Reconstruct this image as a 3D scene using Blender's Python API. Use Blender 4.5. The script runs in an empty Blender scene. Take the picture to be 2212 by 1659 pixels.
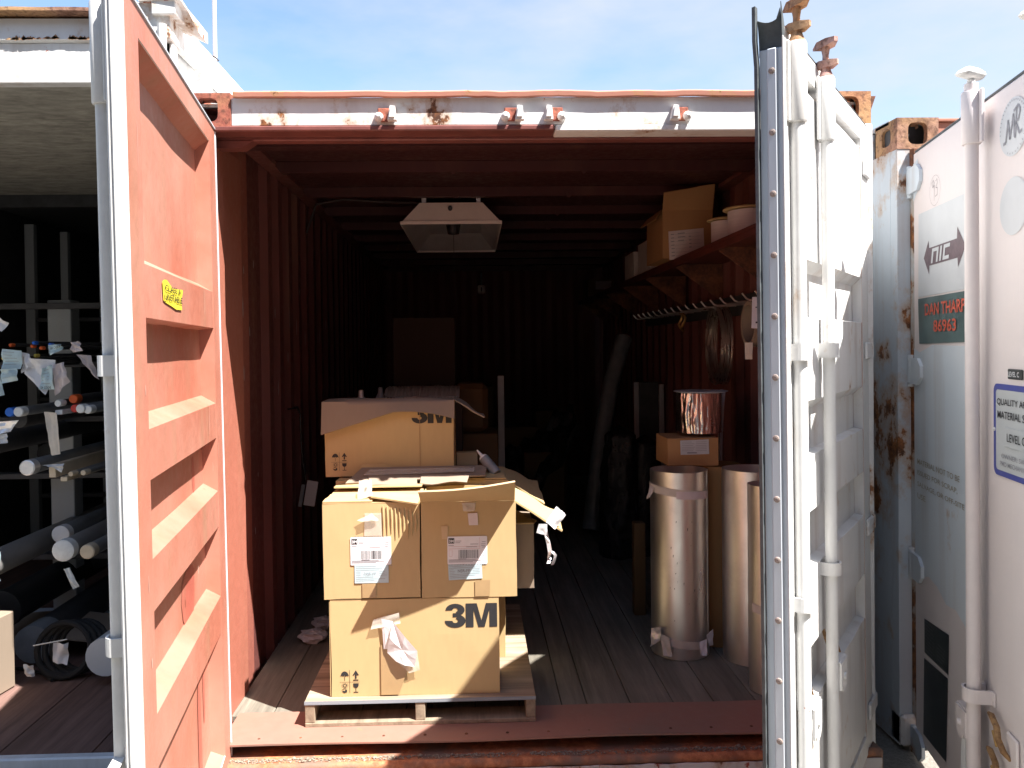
import bpy, bmesh, math, random
from mathutils import Vector, Matrix, noise
R = math.radians
rnd = random.Random(7)
C = bpy.context.scene.collection
S = bpy.context.scene

# ------------------------------------------------------------------ camera, sky, sun, exposure
cam = bpy.data.cameras.new('camera'); camo = bpy.data.objects.new('camera', cam); C.objects.link(camo)
S.camera = camo
cam.sensor_width = 36; cam.lens = 36 * 1788 / 2212
cam.shift_x = 28.1 / 2212; cam.shift_y = -53.3 / 2212
cam.clip_end = 500; cam.clip_start = 0.05
yw, pt, rl = 0.0305, 0.0149, -0.0122
fw = Vector((math.sin(yw)*math.cos(pt), math.cos(yw)*math.cos(pt), -math.sin(pt)))
rt = Vector((math.cos(yw), -math.sin(yw), 0)); up = rt.cross(fw)
r2 = rt*math.cos(rl) + up*math.sin(rl); u2 = -rt*math.sin(rl) + up*math.cos(rl)
mm = Matrix((r2, u2, -fw)).transposed().to_4x4(); mm.translation = Vector((-0.2163, -2.9409, 1.5387))
camo.matrix_world = mm

SUN = Vector((1.33, -1.0, 2.75)).normalized()          # direction towards the sun
sl = bpy.data.lights.new('sun', 'SUN'); sl.energy = 4.3; sl.angle = R(0.5); sl.color = (1.0, 0.965, 0.915)
so = bpy.data.objects.new('sun', sl); C.objects.link(so); so.location = (6, -6, 12)
so.rotation_euler = SUN.to_track_quat('Z', 'Y').to_euler()
W = bpy.data.worlds.new('World'); S.world = W; W.use_nodes = True
nt = W.node_tree; nt.nodes.clear()
def wn(t, **k):
    n = nt.nodes.new(t)
    for a, b in k.items(): setattr(n, a, b)
    return n
sky = wn('ShaderNodeTexSky', sky_type='NISHITA', sun_disc=False)
sky.sun_elevation = math.asin(SUN.z); sky.sun_rotation = math.atan2(SUN.x, SUN.y)
sky.air_density = 1.0; sky.dust_density = 0.4; sky.ozone_density = 1.4
tc = wn('ShaderNodeTexCoord'); mp = wn('ShaderNodeMapping'); mp.inputs['Scale'].default_value = (1.1, 1.1, 3.0)
mp.inputs['Location'].default_value = (0.55, 0.2, 0.1)
n1 = wn('ShaderNodeTexNoise'); n1.inputs['Scale'].default_value = 1.3; n1.inputs['Detail'].default_value = 7; n1.inputs['Roughness'].default_value = .55
rp = wn('ShaderNodeValToRGB'); rp.color_ramp.elements[0].position = .44; rp.color_ramp.elements[1].position = .66
rp.color_ramp.elements[0].color = (0.0, 0.0, 0.0, 1); rp.color_ramp.elements[1].color = (.9, .9, .9, 1)
mx = wn('ShaderNodeMix', data_type='RGBA'); mx.inputs['B'].default_value = (3.1, 3.25, 3.4, 1)
bg = wn('ShaderNodeBackground'); bg.inputs['Strength'].default_value = 0.075
ow = wn('ShaderNodeOutputWorld')
L = nt.links.new
L(tc.outputs['Generated'], mp.inputs['Vector']); L(mp.outputs[0], n1.inputs['Vector']); 
sp = wn('ShaderNodeSeparateXYZ'); L(tc.outputs['Generated'], sp.inputs[0])
h1 = wn('ShaderNodeMath', operation='MULTIPLY_ADD'); h1.inputs[1].default_value = .33; L(sp.outputs['X'], h1.inputs[0]); L(n1.outputs['Fac'], h1.inputs[2])
h2 = wn('ShaderNodeMath', operation='MULTIPLY_ADD'); h2.inputs[1].default_value = -.30; L(sp.outputs['Z'], h2.inputs[0]); L(h1.outputs[0], h2.inputs[2])
h3 = wn('ShaderNodeMath', operation='ADD'); h3.inputs[1].default_value = .115; L(h2.outputs[0], h3.inputs[0]); L(h3.outputs[0], rp.inputs['Fac'])
L(rp.outputs['Color'], mx.inputs['Factor']); L(sky.outputs[0], mx.inputs['A']); L(mx.outputs['Result'], bg.inputs['Color']); L(bg.outputs[0], ow.inputs[0])
S.view_settings.view_transform = 'Standard'; S.view_settings.look = 'None'
S.view_settings.exposure = 1.9; S.view_settings.gamma = 1.0; S.view_settings.use_curve_mapping = False

# ------------------------------------------------------------------ materials
MATS = {}
class NB:
    def __init__(s, name):
        s.m = bpy.data.materials.new(name); s.m.use_nodes = True; s.t = s.m.node_tree; s.t.nodes.clear()
        s.out = s.n('ShaderNodeOutputMaterial'); s.p = s.n('ShaderNodeBsdfPrincipled'); s.l(s.p.outputs[0], s.out.inputs[0])
        s.tc = s.n('ShaderNodeTexCoord'); s.co = s.tc.outputs['Object']; s.h = None
    def n(s, t, **k):
        n = s.t.nodes.new(t)
        for a, b in k.items(): setattr(n, a, b)
        return n
    def l(s, a, b): s.t.links.new(a, b)
    def noise(s, scale, st=(1, 1, 1), detail=4, rough=.55, off=0, dist=0):
        m = s.n('ShaderNodeMapping'); m.inputs['Scale'].default_value = st; m.inputs['Location'].default_value = (off, off*1.7, off*.6)
        s.l(s.co, m.inputs['Vector'])
        n = s.n('ShaderNodeTexNoise'); n.inputs['Scale'].default_value = scale; n.inputs['Detail'].default_value = detail
        n.inputs['Roughness'].default_value = rough; n.inputs['Distortion'].default_value = dist; s.l(m.outputs[0], n.inputs['Vector'])
        return n.outputs['Fac']
    def ramp(s, f, a, b, va=0., vb=1.):
        n = s.n('ShaderNodeMapRange'); n.inputs['From Min'].default_value = a; n.inputs['From Max'].default_value = b
        n.inputs['To Min'].default_value = va; n.inputs['To Max'].default_value = vb; s.l(f, n.inputs['Value']); return n.outputs[0]
    def math(s, op, a, b):
        n = s.n('ShaderNodeMath', operation=op)
        for i, x in enumerate((a, b)):
            if isinstance(x, (int, float)): n.inputs[i].default_value = x
            else: s.l(x, n.inputs[i])
        return n.outputs[0]
    def mix(s, f, a, b, blend='MIX'):
        n = s.n('ShaderNodeMix', data_type='RGBA', blend_type=blend)
        for k, x in (('Factor', f), ('A', a), ('B', b)):
            if isinstance(x, (int, float)): n.inputs[k].default_value = x
            elif isinstance(x, tuple): n.inputs[k].default_value = (*x[:3], 1)
            else: s.l(x, n.inputs[k])
        return n.outputs['Result']
    def fin(s, col, rough=.6, metal=0, bump=None, bs=.3, bd=.002, spec=.5):
        def put(k, x):
            if isinstance(x, (int, float)): s.p.inputs[k].default_value = x
            elif isinstance(x, tuple): s.p.inputs[k].default_value = (*x[:3], 1)
            else: s.l(x, s.p.inputs[k])
        put('Base Color', col); put('Roughness', rough); put('Metallic', metal); put('Specular IOR Level', spec)
        if bump is not None:
            b = s.n('ShaderNodeBump'); b.inputs['Strength'].default_value = bs; b.inputs['Distance'].default_value = bd
            s.l(bump, b.inputs['Height']); s.l(b.outputs[0], s.p.inputs['Normal'])
        return s.m

RUSTD, RUSTO = (.075, .028, .014), (.36, .14, .045)
def paint(name, col, rust=.0, streak=.15, dirt=.3, chip=0, chipcol=(.40, .10, .06), rough=.55, rs=9, off=0, dcol=None, spec=.4):
    b = NB(name)
    big = b.noise(1.7, off=off, detail=5); fine = b.noise(30, off=off+3, detail=6, rough=.7)
    dc = dcol or tuple(c*.62 for c in col)
    c = b.mix(b.ramp(big, .38, .75, 0, dirt), col, dc)
    st = b.noise(9, st=(1, 1, .07), off=off+5, detail=5)
    c = b.mix(b.ramp(st, .52, .78, 0, streak), c, (.33, .21, .13))
    c = b.mix(b.ramp(fine, .45, .8, 0, .22), c, tuple(min(1, x*1.25+.01) for x in col))
    h = fine
    if chip:
        cn = b.noise(13, st=(1, 1, .6), off=off+9, detail=9, rough=.72)
        f = b.ramp(cn, .73-chip*.3, .745-chip*.3)
        c = b.mix(f, c, chipcol); h = b.math('SUBTRACT', h, b.math('MULTIPLY', f, 1.2))
    if rust:
        r1 = b.noise(rs, st=(1, 1, .75), off=off+11, detail=10, rough=.68); r2_ = b.noise(rs*.28, off=off+2, detail=3)
        rr = b.math('ADD', b.math('MULTIPLY', r1, .65), b.math('MULTIPLY', r2_, .45))
        th = .80-rust*.42
        halo = b.ramp(rr, th-.07, th+.01, 0, .65); core = b.ramp(rr, th, th+.02)
        rc = b.mix(b.ramp(b.noise(22, off=off, detail=8, rough=.75), .4, .62), RUSTD, RUSTO)
        c = b.mix(halo, c, (.42, .23, .09)); c = b.mix(core, c, rc)
        h = b.math('ADD', h, b.math('MULTIPLY', core, b.math('MULTIPLY', r1, 3.)))
    MATS[name] = b.fin(c, b.ramp(fine, .3, .7, rough-.1, min(1, rough+.2)), 0, h, .35, .0015, spec)
    return MATS[name]
def plain(name, col, rough=.6, metal=0, var=.25, sc=12, bs=.15, st=(1, 1, 1), rnd_tint=0, spec=.5, bd=.002, off=0):
    b = NB(name); n = b.noise(sc, st=st, detail=6, rough=.65, off=off)
    c = b.mix(b.ramp(n, .3, .72, 0, 1), tuple(x*(1-var) for x in col), tuple(min(1, x*(1+var*.6)) for x in col))
    if rnd_tint:
        oi = b.n('ShaderNodeObjectInfo'); c = b.mix(b.ramp(oi.outputs['Random'], 0, 1, 0, rnd_tint), c, tuple(x*.35 for x in col))
    MATS[name] = b.fin(c, rough, metal, n, bs, bd, spec); return MATS[name]

M = MATS
paint('white_paint', (.74, .735, .72), rust=.22, streak=.5, dirt=.5, chip=.18, rough=.42)
paint('white_rusty', (.72, .72, .71), rust=.37, streak=.35, dirt=.3, chip=.16, rough=.5, rs=11, off=4)
paint('white_sill', (.72, .69, .66), rust=.45, streak=.6, dirt=.4, chip=.42, rough=.55, rs=9, off=14)
paint('red_door', (.43, .150, .098), streak=.55, dirt=1.0, dcol=(.53, .275, .21), rough=.50, off=7, chip=.05, chipcol=(.26, .075, .05))
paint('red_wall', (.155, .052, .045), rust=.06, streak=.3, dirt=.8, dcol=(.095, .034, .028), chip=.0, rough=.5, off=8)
paint('red_front_lit', (.36, .122, .088), rust=.07, streak=.3, dirt=.7, dcol=(.23, .075, .055), rough=.5, off=8)  # faded wall red near the doors, also lightened to read as sunlit
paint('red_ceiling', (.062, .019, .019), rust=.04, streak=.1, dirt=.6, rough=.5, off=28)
paint('red_post', (.41, .145, .098), rust=.12, streak=.2, dirt=.4, rough=.5, off=18)
paint('red_lip', (.36, .10, .065), rust=.25, streak=.2, dirt=.5, rough=.6, off=2)
paint('red_plate', (.33, .155, .115), rust=.16, streak=.0, dirt=.9, dcol=(.20, .15, .12), rough=.6, off=21, chip=.16, chipcol=(.16, .085, .06))
paint('red_strip', (.46, .20, .14), rust=.30, streak=0, dirt=.4, rough=.7, rs=16, off=31)
paint('pink_paint', (.71, .635, .615), streak=.06, dirt=.5, dcol=(.66, .64, .66), rough=.4, off=3, chip=.02)
paint('edge_rusty', (.50, .53, .55), rust=.60, streak=.6, dirt=.5, rough=.7, rs=7, off=26)
paint('pale_blue', (.58, .65, .71), streak=.40, dirt=.7, dcol=(.62, .65, .67), rust=.16, rough=.5, off=6)
paint('blue_grey_paint', (.50, .56, .62), rust=.40, streak=.6, dirt=.4, rough=.5, rs=7, off=16)
paint('grey_steel', (.34, .36, .37), rust=.0, streak=.15, dirt=.4, rough=.45, off=40)
paint('blocker_paint', (.16, .15, .14), streak=.3, dirt=.5, rough=.6, off=50)
plain('red_dark', (.10, .022, .015), .55, var=.5, sc=6)
plain('gutter_red', (.19, .060, .05), .5, var=.3)
def rustmat(name, a, b_, t=.5, off=0, rough=.85):
    b = NB(name); n = b.noise(14, detail=10, rough=.75, off=off); n2 = b.noise(3, detail=5, off=off+4); n3 = b.noise(60, detail=4, off=off)
    c = b.mix(b.ramp(n, .38, .62), a, b_); c = b.mix(b.ramp(n2, t, t+.12, 0, .8), c, (.50, .29, .13)); c = b.mix(b.ramp(n3, .52, .66, 0, .6), c, (.07, .03, .02))
    M[name] = b.fin(c, rough, 0, n, .9, .006)
rustmat('casting_red', (.22, .05, .035), (.42, .14, .085), .56)
rustmat('casting_orange', (.36, .15, .07), (.52, .27, .14), .50, off=5)
rustmat('rust_stain', (.24, .10, .05), (.50, .34, .20), .45, off=45)
rustmat('cam_rust', (.36, .15, .12), (.60, .38, .34), .5, off=35)
rustmat('casting_dirty', (.13, .05, .028), (.40, .22, .15), .47, off=25)
rustmat('rust_dark', (.06, .025, .015), (.20, .075, .035), .6, off=9)
rustmat('rust_hook', (.16, .075, .03), (.42, .25, .11), .6, off=19)
plain('rubber_dark', (.085, .095, .10), .7, var=.5, sc=20)
plain('galv', (.62, .66, .71), .5, .1, var=.22, sc=9, st=(1, 1, .15))
plain('screw', (.32, .25, .22), .7, var=.4, sc=80)
def cardm(name, col, off=0, rough=.75, spec=.25):
    b = NB(name); n = b.noise(2.2, detail=5, off=off); f = b.noise(55, st=(1, 1, .25), detail=3, off=off); s_ = b.noise(6, st=(3, 1, .5), detail=6, rough=.7, off=off+2)
    c = b.mix(b.ramp(n, .3, .7, 0, .35), col, tuple(x*.86 for x in col)); c = b.mix(b.ramp(f, .4, .65, 0, .22), c, tuple(min(1, x*1.1) for x in col))
    c = b.mix(b.ramp(s_, .6, .8, 0, .2), c, tuple(x*.7 for x in col))
    M[name] = b.fin(c, rough, 0, f, .25, .0006, spec)
cardm('cardboard', (.52, .375, .190)); cardm('cardboard_edge', (.58, .43, .26), 3); cardm('cardboard_dark', (.34, .205, .10), 6)
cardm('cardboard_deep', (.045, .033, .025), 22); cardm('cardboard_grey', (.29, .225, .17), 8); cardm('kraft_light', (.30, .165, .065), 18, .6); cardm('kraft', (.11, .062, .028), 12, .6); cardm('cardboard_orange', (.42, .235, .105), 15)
def wood(name, col, ax=(1, .06, 1), var=.5, off=0, rough=.8, tint=.3):
    b = NB(name); g = b.noise(26, st=ax, detail=7, rough=.7, off=off, dist=.3); n = b.noise(3, detail=5, off=off+3)
    c = b.mix(b.ramp(g, .32, .68), tuple(x*(1-var) for x in col), tuple(x*1.15 for x in col)); c = b.mix(b.ramp(n, .45, .75, 0, .5), c, tuple(x*.55 for x in col))
    oi = b.n('ShaderNodeObjectInfo'); c = b.mix(b.ramp(oi.outputs['Random'], 0, 1, 0, tint), c, tuple(x*.45 for x in col))
    M[name] = b.fin(c, rough, 0, g, .5, .002, .2)
wood('plank', (.26, .235, .19), tint=.45); wood('pallet_wood', (.36, .285, .205), tint=.25, off=3); wood('pallet_deck', (.42, .325, .235), (.06, 1, 1), var=.6, off=7, tint=.1)
wood('ply_edge', (.33, .36, .40), (.05, 1, 6), off=9, tint=0); wood('ply_ceiling', (.42, .40, .345), (.35, .8, 1), off=11, tint=.15); wood('floor_red_wood', (.20, .12, .10), off=13, tint=.3)
plain('paper', (.80, .80, .82), .7, var=.06, sc=30); plain('paper_blue', (.50, .64, .68), .7, var=.12, sc=18); plain('paper_pink', (.70, .62, .62), .7, var=.1, sc=18)
plain('ink', (.022, .022, .025), .55, var=.2); plain('ink_grey', (.28, .28, .31), .6, var=.2); plain('ink_red', (.60, .30, .30), .6, var=.2)
plain('tape_brown', (.40, .265, .13), .28, var=.12, sc=8, spec=.6); plain('mask_tape', (.62, .57, .50), .6, var=.12, sc=20)
def metalm(name, col, rough=.32, st=(1, 1, .02), bs=.12, sc=40, metal=1., bd=.002, rv=.18):
    b = NB(name); n = b.noise(sc, st=st, detail=6, rough=.6); d = b.noise(5, detail=8, rough=.7)
    c = b.mix(b.ramp(d, .5, .75, 0, .35), col, tuple(x*.6 for x in col))
    M[name] = b.fin(c, b.ramp(d, .3, .7, rough, rough+rv), metal, n, bs, bd)
metalm('steel_roll', (.84, .84, .82), .33, st=(1, 1, .015), bs=.05); metalm('foil', (.88, .87, .87), .12, st=(1, 1, .3), bs=.7, sc=12, bd=.012)
metalm('foil_tape', (.85, .85, .86), .25, st=(1, 1, 1), bs=.7, sc=60, bd=.004, metal=.55); metalm('wire', (.8, .78, .74), .22, st=(1, 1, 1), bs=.1)
metalm('pipe_grey', (.34, .33, .32), .5, st=(1, .04, 1), bs=.15, metal=.6)
metalm('brass', (.55, .36, .14), .4, st=(1, 1, 1), bs=.2)
plain('pipe_wrap', (.22, .24, .26), .45, var=.3, sc=8); plain('black_plastic', (.018, .018, .02), .25, var=.5, sc=14, bs=.8, bd=.02)
plain('blue_cap', (.03, .16, .62), .4, var=.1); plain('orange_cap', (.75, .13, .03), .4, var=.1); plain('yellow_cap', (.70, .55, .10), .5, var=.1); plain('white_cap', (.74, .76, .75), .55, var=.15, sc=30); plain('red_cap', (.55, .05, .04), .4, var=.1)
plain('tan_cap', (.62, .52, .38), .6, var=.15); plain('black_iron', (.016, .016, .017), .5, var=.4)
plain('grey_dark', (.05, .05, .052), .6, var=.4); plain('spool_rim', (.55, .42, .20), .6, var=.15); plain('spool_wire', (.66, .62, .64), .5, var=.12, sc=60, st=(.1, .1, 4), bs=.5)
plain('lamp_enamel', (.84, .76, .70), .45, var=.1, sc=6); plain('lamp_inside', (.75, .73, .70), .3, var=.2, sc=4, metal=.2); plain('yellow_sticker', (.80, .68, .06), .5, var=.12, sc=30)
plain('yellow_paint', (.50, .34, .05), .5, var=.2); plain('sign_face', (.46, .49, .50), .35, var=.06, sc=5); plain('sign_blue', (.055, .07, .30), .4, var=.12); plain('sign_green', (.075, .125, .125), .3, var=.45, sc=4)
plain('red_led', (.58, .10, .055), .5, var=.15, sc=60); plain('tag_black', (.03, .035, .035), .4, var=.3); plain('logo_brown', (.13, .085, .10), .45, var=.3, sc=60); plain('decal_white', (.56, .58, .60), .35, var=.08, sc=4)
plain('decal_black', (.022, .03, .032), .35, var=.5, sc=30); plain('decal_line', (.14, .15, .15), .5, var=.4, sc=60); plain('faint_print', (.36, .33, .25), .6, var=.25, sc=60); plain('pencil', (.34, .30, .31), .6, var=.2)
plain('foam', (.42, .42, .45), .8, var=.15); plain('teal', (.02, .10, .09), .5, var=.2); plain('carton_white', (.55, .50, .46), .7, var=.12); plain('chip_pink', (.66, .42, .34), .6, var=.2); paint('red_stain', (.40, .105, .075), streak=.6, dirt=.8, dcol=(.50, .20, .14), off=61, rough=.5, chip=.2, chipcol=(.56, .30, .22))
plain('chip_paint', (.52, .50, .50), .6, var=.2)
plain('cord', (.06, .05, .05), .7, var=.2); plain('hose', (.014, .014, .015), .85, var=.3)
b = NB('clear_tape'); b.p.inputs['Alpha'].default_value = .35; b.fin((.75, .70, .62), .12, 0, b.noise(25, detail=4), .4, .003)
M['clear_tape'] = b.m
b = NB('gravel'); n = b.noise(60, detail=8, rough=.8); n2 = b.noise(.6, detail=4)
M['ground'] = b.fin(b.mix(b.ramp(n, .35, .65), (.20, .185, .16), (.36, .335, .29)), .9, 0, n, .8, .02)
b = NB('debris'); n = b.noise(90, detail=6, rough=.8)
M['debris'] = b.fin(b.mix(b.ramp(n, .35, .65), (.09, .07, .055), (.42, .36, .28)), .95, 0, n, .6, .004)
b = NB('sill_rust_edge'); n = b.noise(24, detail=9, rough=.75, st=(1, 1, 1)); n2 = b.noise(7, detail=6)
M['sill_edge'] = b.fin(b.mix(b.ramp(n2, .45, .62), b.mix(b.ramp(n, .42, .62), (.30, .10, .045), (.55, .22, .10)), (.20, .13, .10)), .8, 0, n, .7, .004)

# ------------------------------------------------------------------ mesh builder
ROOT = {}
class Fr:                                    # a frame: origin and three axes
    def __init__(s, o, u, v, n=None):
        s.o = Vector(o); s.u = Vector(u).normalized(); s.v = Vector(v).normalized(); s.n = Vector(n).normalized() if n else s.u.cross(s.v)
    def p(s, a, b, c=0.): return s.o + s.u*a + s.v*b + s.n*c
    def mat(s):
        m = Matrix((s.u, s.v, s.n)).transposed().to_4x4(); m.translation = s.o; return m
def face_front(x, y, z): return Fr((x, y, z), (1, 0, 0), (0, 0, 1))      # a face that looks towards -Y
class MB:
    def __init__(s, X=None): s.v = []; s.f = []; s.m = []; s.X = X
    def _a(s, vs, fs, mi=0):
        k = len(s.v); s.v += [(s.X @ Vector(p)) if s.X else Vector(p) for p in vs]
        for f in fs: s.f.append([i+k for i in f]); s.m.append(mi)
        return s
    def box(s, x0, x1, y0, y1, z0, z1, b=0, mi=0, T=None):
        if b <= 0:
            vs = [(x, y, z) for x in (x0, x1) for y in (y0, y1) for z in (z0, z1)]
            fs = [(0, 1, 3, 2), (4, 6, 7, 5), (0, 4, 5, 1), (2, 3, 7, 6), (0, 2, 6, 4), (1, 5, 7, 3)]
        else:
            b = min(b, (x1-x0)*.45, (y1-y0)*.45, (z1-z0)*.45); vs = []; ix = {}
            for i, (X, sx) in enumerate(((x0, 1), (x1, -1))):
                for j, (Y, sy) in enumerate(((y0, 1), (y1, -1))):
                    for k, (Z, sz) in enumerate(((z0, 1), (z1, -1))):
                        ix[i, j, k] = len(vs)
                        vs += [(X, Y+sy*b, Z+sz*b), (X+sx*b, Y, Z+sz*b), (X+sx*b, Y+sy*b, Z)]
            fs = []
            q = [(0, 0), (0, 1), (1, 1), (1, 0)]
            for i in (0, 1):
                a = [ix[i, j, k] for j, k in q]; fs.append(a if i == 0 else a[::-1])
                a = [ix[j, i, k]+1 for j, k in q]; fs.append(a[::-1] if i == 0 else a)
                a = [ix[j, k, i]+2 for j, k in q]; fs.append(a if i == 0 else a[::-1])
            for j in (0, 1):
                for k in (0, 1):
                    fs.append([ix[0, j, k]+1, ix[1, j, k]+1, ix[1, j, k]+2, ix[0, j, k]+2])
                    fs.append([ix[j, 0, k], ix[j, 1, k], ix[j, 1, k]+2, ix[j, 0, k]+2])
                    fs.append([ix[j, k, 0], ix[j, k, 1], ix[j, k, 1]+1, ix[j, k, 0]+1])
            for a in ix.values(): fs.append([a, a+1, a+2])
        if T: vs = [T @ Vector(p) for p in vs]
        return s._a(vs, fs, mi)
    def prism(s, fr, pts, c0, c1, mi=0):
        n = len(pts); vs = [fr.p(a, b_, c0) for a, b_ in pts] + [fr.p(a, b_, c1) for a, b_ in pts]
        fs = [list(range(n))[::-1], list(range(n, 2*n))] + [[i, (i+1) % n, n+(i+1) % n, n+i] for i in range(n)]
        return s._a(vs, fs, mi)
    def poly(s, fr, pts, c=0, mi=0): return s._a([fr.p(a, b_, c) for a, b_ in pts], [list(range(len(pts)))], mi)
    def rect(s, fr, a0, a1, b0, b1, c=0, mi=0): return s.poly(fr, [(a0, b0), (a1, b0), (a1, b1), (a0, b1)], c, mi)
    def tube(s, pts, r, n=12, mi=0, cap=True, closed=False):
        P = [Vector(p) for p in pts]; rs = r if isinstance(r, (list, tuple)) else [r]*len(P); vs = []; pu = None
        for i, p in enumerate(P):
            a = P[i-1] if (i or closed) else p; b_ = P[(i+1) % len(P)] if (i < len(P)-1 or closed) else p
            t = (b_-a).normalized()
            if pu is None: pu = t.orthogonal().normalized()
            pu = (pu - t*pu.dot(t)).normalized(); w = t.cross(pu)
            for k in range(n): an = 2*math.pi*k/n; vs.append(p+(pu*math.cos(an)+w*math.sin(an))*rs[i])
        fs = []; m = len(P)
        for i in range(m if closed else m-1):
            for k in range(n): j = (i+1) % m; fs.append([i*n+k, i*n+(k+1) % n, j*n+(k+1) % n, j*n+k])
        if cap and not closed: fs += [list(range(n))[::-1], [(m-1)*n+k for k in range(n)]]
        return s._a(vs, fs, mi)
    def lathe(s, c, prof, n=32, mi=0, fr=None, a0=0, a1=None):
        fr = fr or Fr(c, (1, 0, 0), (0, 1, 0)); full = a1 is None; st = n if full else n+1; a1 = 2*math.pi if full else a1; vs = []
        for r, z in prof:
            for k in range(st): an = a0+(a1-a0)*k/n; vs.append(fr.p(r*math.cos(an), r*math.sin(an), z))
        fs = []
        for i in range(len(prof)-1):
            for k in range(n): k2 = (k+1) % st if full else k+1; fs.append([i*st+k, i*st+k2, (i+1)*st+k2, (i+1)*st+k])
        return s._a(vs, fs, mi)
    def grid(s, fn, nu, nv, th=0, mi=0):
        vs = [Vector(fn(i/nu, j/nv)) for i in range(nu+1) for j in range(nv+1)]; w = nv+1
        fs = [[i*w+j, (i+1)*w+j, (i+1)*w+j+1, i*w+j+1] for i in range(nu) for j in range(nv)]
        if th:
            nrm = []
            for i in range(nu+1):
                for j in range(nv+1):
                    a = vs[min(i+1, nu)*w+j]-vs[max(i-1, 0)*w+j]; b_ = vs[i*w+min(j+1, nv)]-vs[i*w+max(j-1, 0)]
                    nn = a.cross(b_); nrm.append(nn.normalized() if nn.length else Vector((0, 0, 1)))
            k = len(vs); vs += [v+n_*th for v, n_ in zip(vs, nrm)]; fs += [[q+k for q in f][::-1] for f in fs]
            bd = [i*w for i in range(nu+1)] + [nu*w+j for j in range(1, nv+1)] + [i*w+nv for i in range(nu-1, -1, -1)] + [j for j in range(nv-1, 0, -1)]
            fs += [[bd[q], bd[(q+1) % len(bd)], bd[(q+1) % len(bd)]+k, bd[q]+k] for q in range(len(bd))]
        return s._a(vs, fs, mi)
    def build(s, name, mats, parent=None, smooth=False, ang=35, kind=None, label=None, norm=True):
        me = bpy.data.meshes.new(name); vs = s.v
        root = parent
        while root is not None and root.parent is not None: root = root.parent
        if root is not None: inv = ROOT[root.name].inverted(); vs = [inv @ v for v in vs]
        me.from_pydata([tuple(v) for v in vs], [], s.f)
        for m in (mats if isinstance(mats, (list, tuple)) else [mats]): me.materials.append(M[m])
        me.polygons.foreach_set('material_index', s.m)
        if norm:
            bm = bmesh.new(); bm.from_mesh(me); bmesh.ops.recalc_face_normals(bm, faces=bm.faces); bm.to_mesh(me); bm.free()
        if smooth: me.shade_smooth(); me.set_sharp_from_angle(angle=R(ang))
        me.update(); o = bpy.data.objects.new(name, me); C.objects.link(o)
        if parent is not None: o.parent = parent
        if kind or name == 'print': o['kind'] = kind or 'stuff'
        if label: o['label'] = label
        return o
def thing(name, label, cat, loc=(0, 0, 0), group=None, rz=0):
    o = bpy.data.objects.new(name, None); C.objects.link(o); o.location = loc; o.rotation_euler = (0, 0, rz); o.empty_display_size = .1
    o['label'] = label; o['category'] = cat
    if group: o['group'] = group
    ROOT[o.name] = Matrix.Translation(loc) @ Matrix.Rotation(rz, 4, 'Z'); return o
def solo(mb, name, mats, label, cat, group=None, loc=None, **k):      # a thing that is one mesh
    o = mb.build(name, mats, None, **k)
    if loc is not None:
        v = Vector(loc); o.data.transform(Matrix.Translation(-v)); o.location = v
    o['label'] = label; o['category'] = cat; ROOT[o.name] = Matrix.Translation(o.location)
    if group: o['group'] = group
    return o
FC = {}
def text(name, s_, mat, parent, fr, w, h, bold=0., c=.0012, kind=None):
    key = (s_, bold)
    if key not in FC:
        cu = bpy.data.curves.new('t', 'FONT'); cu.body = s_; cu.offset = bold; cu.resolution_u = 3; cu.align_x = 'LEFT'
        ob = bpy.data.objects.new('t', cu); C.objects.link(ob); dg = bpy.context.evaluated_depsgraph_get(); dg.update()
        me = bpy.data.meshes.new_from_object(ob.evaluated_get(dg)); vs = [v.co.copy() for v in me.vertices]; fs = [list(p.vertices) for p in me.polygons]
        bpy.data.objects.remove(ob); bpy.data.curves.remove(cu); bpy.data.meshes.remove(me)
        xs = [v.x for v in vs]; ys = [v.y for v in vs]; x0, y0 = min(xs), min(ys); dx, dy = max(xs)-x0, max(ys)-y0
        FC[key] = ([((v.x-x0)/dx, (v.y-y0)/dy) for v in vs], fs)
    vs, fs = FC[key]; mb = MB(); mb._a([fr.p(a*w, b_*h, c) for a, b_ in vs], fs)
    return mb.build(name, mat, parent, norm=False)

# ------------------------------------------------------------------ ground
g = MB().grid(lambda a, b_: ((a-.5)*240, (b_-.5)*240, -.02), 6, 6); o = g.build('ground', 'ground', None); o['kind'] = 'structure'

# unseen shed added across the lane behind the camera, cuts low sky light
m = MB(); m.grid(lambda a, b_: (-22+44*a, -6.2-(.06 if round(a*176) % 4 in (1, 2) else 0), -.02+6.2*b_), 176, 1); m.box(-22, 22, -17, -6.3, 6.1, 6.3); m.box(-22, -21.9, -17, -6.3, -.02, 6.1); m.box(21.9, 22, -17, -6.3, -.02, 6.1)
o = m.build('sky_blocker', 'blocker_paint', None, norm=False); o['kind'] = 'structure'

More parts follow.
